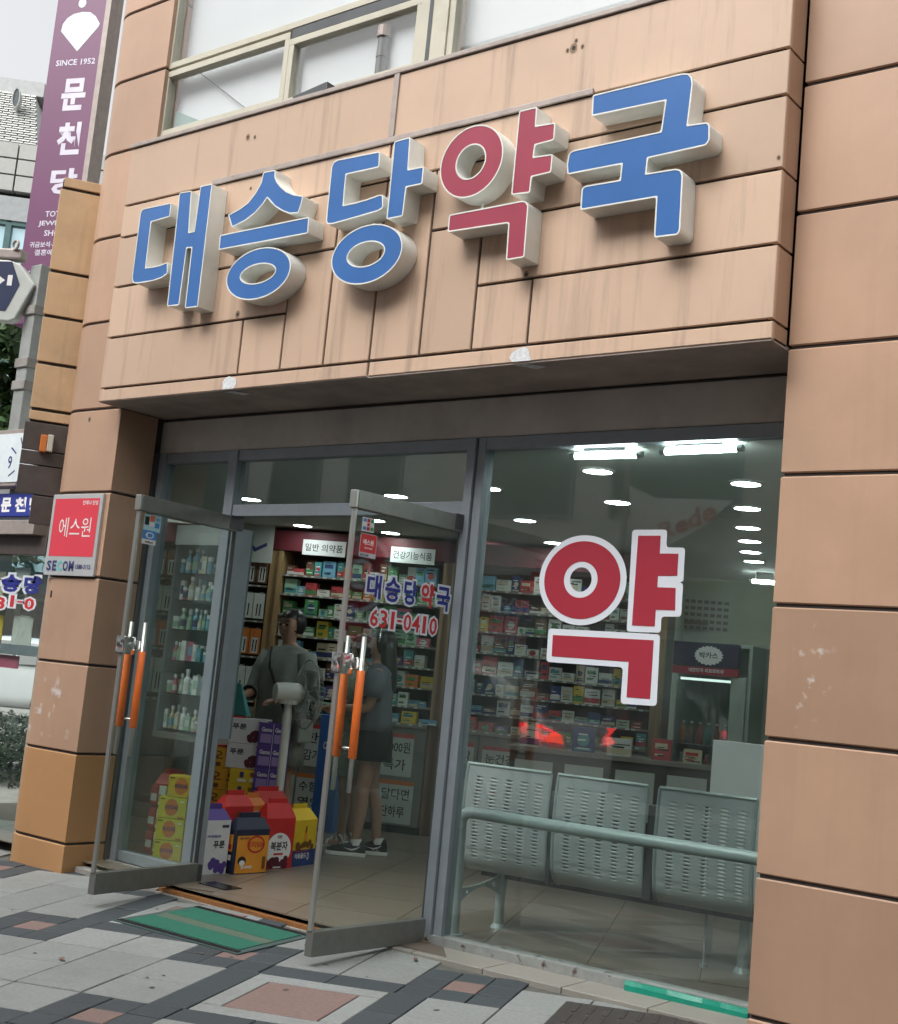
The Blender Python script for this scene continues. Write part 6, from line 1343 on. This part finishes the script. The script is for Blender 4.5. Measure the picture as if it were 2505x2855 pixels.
# ---- buildings beyond
def far_building():
    VB=VP((-32.5,17.8),45); n=VB.n; g=thing('tower_building','pale panelled building with green framed windows behind the purple sign','building',(VB.P.x,VB.P.y,0))
    s=lambda px:(VB.at(*px)-VB.P).dot(VB.d); zt=VB.at(40,395).z; zw=VB.at(*o_(60,110)).z
    s0,s1=s((0,500))-14,s((75,500))+9
    Q=lambda sv,z,k=0:Vector((VB.P.x,VB.P.y,z))+VB.d*sv+n*k
    def sl(a,b,z0,z1,k0,k1,m,name,bev=0): MB().prism([Q(a,z0,k0),Q(b,z0,k0),Q(b,z0,k1),Q(a,z0,k1)],(0,0,z1-z0)).build(name,m,g,bevel=bev)
    pal=pmat('pale_wall_panel',(.42,.43,.41),.6,var=.07,objvar=.04); tg=pmat('teal_window_frame',(.06,.13,.13),.4); sg_=pmat('sky_blue_glass',(.42,.60,.66),.08,metal=.4,var=.1,scale=.5,spec=.8)
    sl(s0,s1,-.3,zt,-9,-.4,M['core'],'building_core')
    ph=(zt-zw)/3.2; pw=2.6; k=0; s_l=s((43,480))
    for i in range(-8,8):
        a=s_l+i*pw
        if a+pw<s0 or a>s1: continue
        for j in range(4):
            z1=zt-j*ph; z0=max(zw,z1-ph)
            if z1-z0>.2: sl(max(a,s0)+.03,min(a+pw,s1)-.03,z0+.03,z1-.03,-.39,0,pal,'wall_panel')
    sl(s0,s1,zw-.9,zw-.05,-.39,-.05,pmat('grey_band',(.32,.34,.35),.5),'window_band')
    zf=zw-.95
    for i in range(-6,7):
        a=s_l+i*2.2
        for j in range(5):
            z1=zf-j*2.4
            if z1<1: continue
            sl(a+.10,a+2.1,z1-2.28,z1-.10,-.30,-.25,sg_,'window_pane')
            sl(a-.10,a+.10,z1-2.4,z1,-.32,-.10,tg,'window_frame'); sl(a+.10,a+2.1,z1-.10,z1+.08,-.32,-.10,tg,'window_frame')
            if (i+j)%2==0: sl(a+1.0,a+1.1,z1-2.28,z1-.1,-.249,-.12,tg,'window_frame')
    # shingled mansard tower
    sA,sB=s((0,170))-9,s((86,430)); ztop=VB.at(30,160).z; sT=s((52,190))
    sh=pmat('pale_roof_shingle',(.50,.51,.49),.7,var=.15,objvar=.12); mb=MB()
    base=[Q(sA,zt,-1),Q(sB,zt,-1),Q(sB,zt,-8),Q(sA,zt,-8)]; topq=[Q(sA+2,ztop,-3),Q(sT,ztop,-3),Q(sT,ztop,-6),Q(sA+2,ztop,-6)]
    mb.loft([base,topq]); rf=mb.build('mansard_roof',sh,g)
    up_dir=(topq[0]-base[0]); rows=26
    for r_i in range(rows):
        t_0=r_i/rows; L0=base[0].lerp(topq[0],t_0); R0=base[1].lerp(topq[1],t_0); L1=base[0].lerp(topq[0],t_0+1.15/rows); R1=base[1].lerp(topq[1],t_0+1.15/rows); nn=22; mb=MB()
        for c_i in range(nn):
            u0=(c_i+.5*(r_i%2))/nn; u1=min(1,u0+1/nn-.004)
            if u0>=1: continue
            o=n*.10; mb.poly([L0.lerp(R0,u0)+o,L0.lerp(R0,u1)+o,L1.lerp(R1,u1)+n*.02,L1.lerp(R1,u0)+n*.02,L0.lerp(R0,u0),L0.lerp(R0,u1)],[(0,1,2,3),(4,5,1,0)])
        mb.build('shingle_row',sh,rf)
    c=VB.off(-1.95).at(46,274); mb=MB(); cc=c
    w_=[cc+(VB.d*math.cos(2*math.pi*k/24)*.10+Z3*.34*math.sin(2*math.pi*k/24)) for k in range(24)]
    mb.prism([p-n*.3 for p in w_],n*.36); mb.build('round_window',pmat('round_window_grey',(.10,.12,.13),.25),g); 
    mb=MB(); mb.loft([[cc+(VB.d*math.cos(2*math.pi*k/24)*(.10+r_)+Z3*math.sin(2*math.pi*k/24)*(.34+r_))+n*kk for k in range(24)] for r_,kk in ((.005,.09),(.04,.09),(.04,-.3))],cap=False); mb.build('round_window_rim',pal,g)
    MB().prism([topq[0]+Z3*.0,topq[1]+VB.d*.25,topq[1]+VB.d*.25-n*3.2,topq[0]-n*3.2],(0,0,.55)).build('roof_cap',pmat('roof_cap_metal',(.45,.47,.47),.5),g)
far_building()
# ---- tree between
def tree(label,c,h,rad,nl,seed,zc0):
    random.seed(seed); t=thing('street_tree',label,'tree',c); c=Vector(c)
    mb=MB(); mb.tube([c,c+Vector((.05,0,h*.3)),c+Vector((-.05,.1,h*.55)),c+Vector((.1,0,h*.85))],[.16,.12,.09,.04],9)
    for k in range(9):
        a=random.random()*6.28; b=c+Vector((0,0,h*random.uniform(.35,.7))); mb.tube([b,b+Vector((math.cos(a),math.sin(a),.6))*rad*.5,b+Vector((math.cos(a)*1.2,math.sin(a)*1.2,1.0))*rad*.8],[.06,.035,.015],6)
    mb.build('trunk',pmat('bark',(.07,.055,.04),.9,var=.3,bump=.4),t)
    lf=MB(); cl=[(random.gauss(0,.5)*rad,random.gauss(0,.5)*rad,random.uniform(zc0,h)) for _ in range(46)]
    for (x,y,z) in cl:
        rr_=rad*random.uniform(.22,.42)
        for _ in range(nl//46):
            d=Vector((random.gauss(0,1),random.gauss(0,1),random.gauss(0,.8))).normalized()*rr_*random.random()**.4; p=c+Vector((x,y,z))+d
            u=Vector((random.gauss(0,1),random.gauss(0,1),random.gauss(0,.5))).normalized(); v=u.cross(Vector((random.gauss(0,1),random.gauss(0,1),1))).normalized(); s=random.uniform(.07,.13)
            lf.face([p-u*s,p+v*s*.45,p+u*s,p-v*s*.45],random.randrange(3))
    lf.build('crown',[pmat('leaf_dark',(.035,.075,.028),.55,var=.25),pmat('leaf_mid',(.055,.115,.04),.5,var=.25),pmat('leaf_light',(.085,.15,.05),.5,var=.25)],t)
tp=dep(20,1110,17); tree('leafy street tree behind the grey sign post',(tp.x-.3,tp.y,-.1),tp.z+.9,1.15,9000,3,tp.z-1.9)
# ---- hedge and parked car beyond
hb=MB(); random.seed(8); hc=dep(6,2060,14)
for _ in range(5200):
    p=Vector((hc.x+random.uniform(-2.2,.35),hc.y+random.uniform(-.1,1.4),random.uniform(-.05,.66))); u=Vector((random.gauss(0,1),random.gauss(0,1),random.gauss(0,.6))).normalized(); v=u.cross(Vector((.3,.2,1))).normalized(); s=random.uniform(.03,.06); hb.face([p-u*s,p+v*s*.5,p+u*s,p-v*s*.5],random.randrange(2))
tag(hb.build('hedge',[pmat('hedge_leaf',(.02,.04,.018),.6,var=.3),pmat('hedge_leaf_light',(.03,.055,.025),.6,var=.3)]),'low clipped dark hedge left of the tan pillar foot','hedge')
def car(name,label,loc,rotz,paint,lit=False):
    t=thing(name,label,'car',loc); T=Matrix.Translation(Vector(loc))@Matrix.Rotation(rotz,4,'Z')@Matrix.Diagonal((1.1,1.1,1.1 if not lit else 1.36,1)); L_,Wd=4.3,.86
    # side profile stations along x (front +x): (x, half width, z low, z belt, z roof, roof half width)
    st=[(-2.15,.66,.36,.80,.86,.55),(-2.10,.78,.26,.95,1.02,.60),(-1.85,.84,.22,1.02,1.22,.62),(-1.35,.86,.20,1.00,1.42,.63),(-.6,.87,.19,.97,1.49,.64),(.15,.87,.19,.95,1.47,.64),(.75,.87,.19,.94,1.24,.66),(1.15,.86,.20,.93,1.0,.70),(1.65,.84,.21,.84,.88,.70),(2.0,.78,.24,.70,.74,.62),(2.15,.60,.34,.58,.62,.5)]
    rings=[]
    for x,w,zl,zb,zr,rw in st:
        rings.append([(x,-w*.92,zl),(x,-w,zl+.18),(x,-w,zb-.12),(x,-w*.97,zb),(x,-(w*.97*.25+rw*.75),zb+(zr-zb)*.75),(x,-rw*.86,zr-.012),(x,-rw*.4,zr+.012),(x,rw*.4,zr+.012),(x,rw*.86,zr-.012),(x,(w*.97*.25+rw*.75),zb+(zr-zb)*.75),(x,w*.97,zb),(x,w,zb-.12),(x,w,zl+.18),(x,w*.92,zl)])
    mb=MB(); mb.T=T; mb.loft(rings); o=mb.build('body',paint,t,smooth=True); sb=o.modifiers.new('s','SUBSURF'); sb.levels=1; sb.render_levels=2
    dg_=pmat('tinted_window',(.012,.014,.016),.06,spec=.8) if 'tw' not in M else M['tw']
    M['tw']=dg_
    for s in (-1,1):
        for xs in ([(-1.75,1.04,-1.45,1.33),(-.62,1.00,-.62,1.40)],[(-.55,1.00,-.55,1.40),(.85,.97,.25,1.38)]):
            (xa,za,xb,zb_),(xc,zc_,xd,zd_)=xs
            mb=MB(); mb.T=T; y1=s*.885; y2=s*.745; mb.poly([(xa,y1,za),(xc,y1,zc_),(xd,y2,zd_),(xb,y2,zb_)],[(0,1,2,3)]); mb.build('side_window',dg_,t)
    mb=MB(); mb.T=T; mb.poly([(-2.06,-.60,1.06),(-2.06,.60,1.06),(-1.62,.54,1.40),(-1.62,-.54,1.40)],[(0,1,2,3)]); mb.build('rear_window',dg_,t)
    mb=MB(); mb.T=T; mb.poly([(1.16,-.64,1.04),(1.16,.64,1.04),(.48,.56,1.44),(.48,-.56,1.44)],[(0,1,2,3)]); mb.build('windscreen',dg_,t)
    tm=M['tl'] if 'tl' in M else M.setdefault('tl',pmat('lit_tail_lamp',(.8,.02,.02),.2,emit=2.4,ecol=(1,.04,.04)))
    for s in (-1,1):
        mb=MB(); mb.T=T; mb.poly([(-2.17,s*.45,.86),(-2.12,s*.76,.88),(-1.93,s*.885,.93),(-1.90,s*.89,1.0),(-2.10,s*.78,1.0),(-2.16,s*.5,.93)],[(0,1,2,3,4,5)]); mb.build('tail_light',tm,t)
        mb=MB(); mb.T=T; mb.sphere((2.0,s*.62,.66),.1,0,10,(.6,1.3,.6)); mb.build('headlight',M['chrome'],t)
        for x in (-1.3,1.32):
            mb=MB(); mb.T=T; mb.tube([(x,s*.70,.32),(x,s*.89,.32)],.315,24); wh=mb.build('wheel',M['black'],t); mb=MB(); mb.T=T; mb.tube([(x,s*.885,.32),(x,s*.898,.32)],.20,20); mb.build('rim',M['steel'],wh)
    mb=MB(); mb.T=T; mb.box((-2.20,-.26,.52),(-2.17,.26,.64)); mb.build('licence_plate',M['white'],t)
    mb=MB(); mb.T=T; mb.box((-2.19,-.80,.30),(-2.08,.80,.46),ch=.03); mb.build('rear_bumper',paint,t)
    return t
cw=pmat('white_car_paint',(.62,.64,.66),.25,var=.03,coat=.6)
cp=dep(-6,1890,26); car('parked_car','white parked car partly visible left of the tan pillar',(cp.x,cp.y,.0),R(215),cw)
car('street_car','pale grey car with lit tail lights standing in the street, mirrored in the main window',(-2.55,-5.75,-.17),R(176),pmat('silver_car_paint',(.84,.86,.87),.25,var=.03,coat=.6),True)
car('street_car','pale second car queueing behind the first street car, mirrored at the window left edge',(-8.2,-5.2,-.17),R(178),pmat('pearl_car_paint',(.80,.81,.80),.25,var=.03,coat=.6),True)
# ---- far side of the street (seen mirrored in the glass)
def opposite(x0,x1,h,yw,col,name,label,floors,bay,band):
    g=thing(name,label,'building',((x0+x1)/2,yw,-.3)); wm=pmat(name+'_wall',col,.7,var=.08,grime=.15); gl=M['og'] if 'og' in M else M.setdefault('og',pmat('opposite_glass',(.05,.065,.07),.1,var=.2,scale=.4,spec=.8))
    MB().box((x0,yw-9,-.3),(x1,yw,h)).build('wall',wm,g)
    fh_=(h-3.6)/floors
    n=int((x1-x0-.6)/bay)
    for f_ in range(floors):
        for k in range(n):
            a=x0+.5+k*bay; z=3.7+f_*fh_
            wfr=MB().box((a,yw-.02,z+.7),(a+bay-.7,yw+.05,z+fh_-.35)).build('window',M['alu'],g)
            MB().box((a+.06,yw+.051,z+.76),(a+bay-.76,yw+.056,z+fh_-.41)).build('pane',gl,wfr)
    for k in range(max(1,int((x1-x0)/3.2))):
        a=x0+.25+k*3.2; MB().box((a,yw-.01,.0),(min(a+2.9,x1-.2),yw+.04,2.5)).build('shop_window',gl,g)
    MB().box((x0+.1,yw+.001,2.65),(x1-.1,yw+.22,3.4)).build('sign_band',band,g)
opposite(-26,-14.5,11,-11.5,(.62,.60,.55),'shop_building','beige low shop building across the street, mirrored in the glass',2,2.4,BM['sky blue'])
opposite(-14.3,-7.2,12,-11.8,(.68,.69,.68),'office_building','grey office building across the street, mirrored in the glass',3,2.1,M['white'])
opposite(-7.0,1.5,13,-11.5,(.70,.69,.65),'stone_building','cream stone building across the street, mirrored in the glass',3,3.0,BM['brown'])
opposite(1.7,8,12,-11.5,(.34,.24,.18),'brick_building','brown brick building across the street, mirrored in the glass',3,2.5,BM['red'])
opposite(8.2,18,14,-11.8,(.6,.59,.56),'bank_building','pale bank building across the street, mirrored in the glass',3,2.3,BM['navy blue'])
bn=thing('street_banner','white street banner with red script, mirrored near the top of the main window','banner',(-2,-11.1,4.3))
MB().prism([(-2.95,-11.1,4.85),(-2.45,-11.1,4.65),(-1.15,-11.1,4.60),(-1.6,-11.1,4.2),(-2.75,-11.1,3.6)],(0,-.02,0)).build('banner_cloth',M['white'],bn)
mb=MB(); put_text(mb,'Rede',(-2.30,-11.085,3.95),(.80,0,.32),(-.25,0,.97),1.0,.30,bold=.03); mb.build('banner_script',M['sred2'],bn)
MB().tube([(-3.0,-11.12,-.17),(-3.0,-11.12,5.2)],.05,10).build('banner_pole',M['trim'],bn)
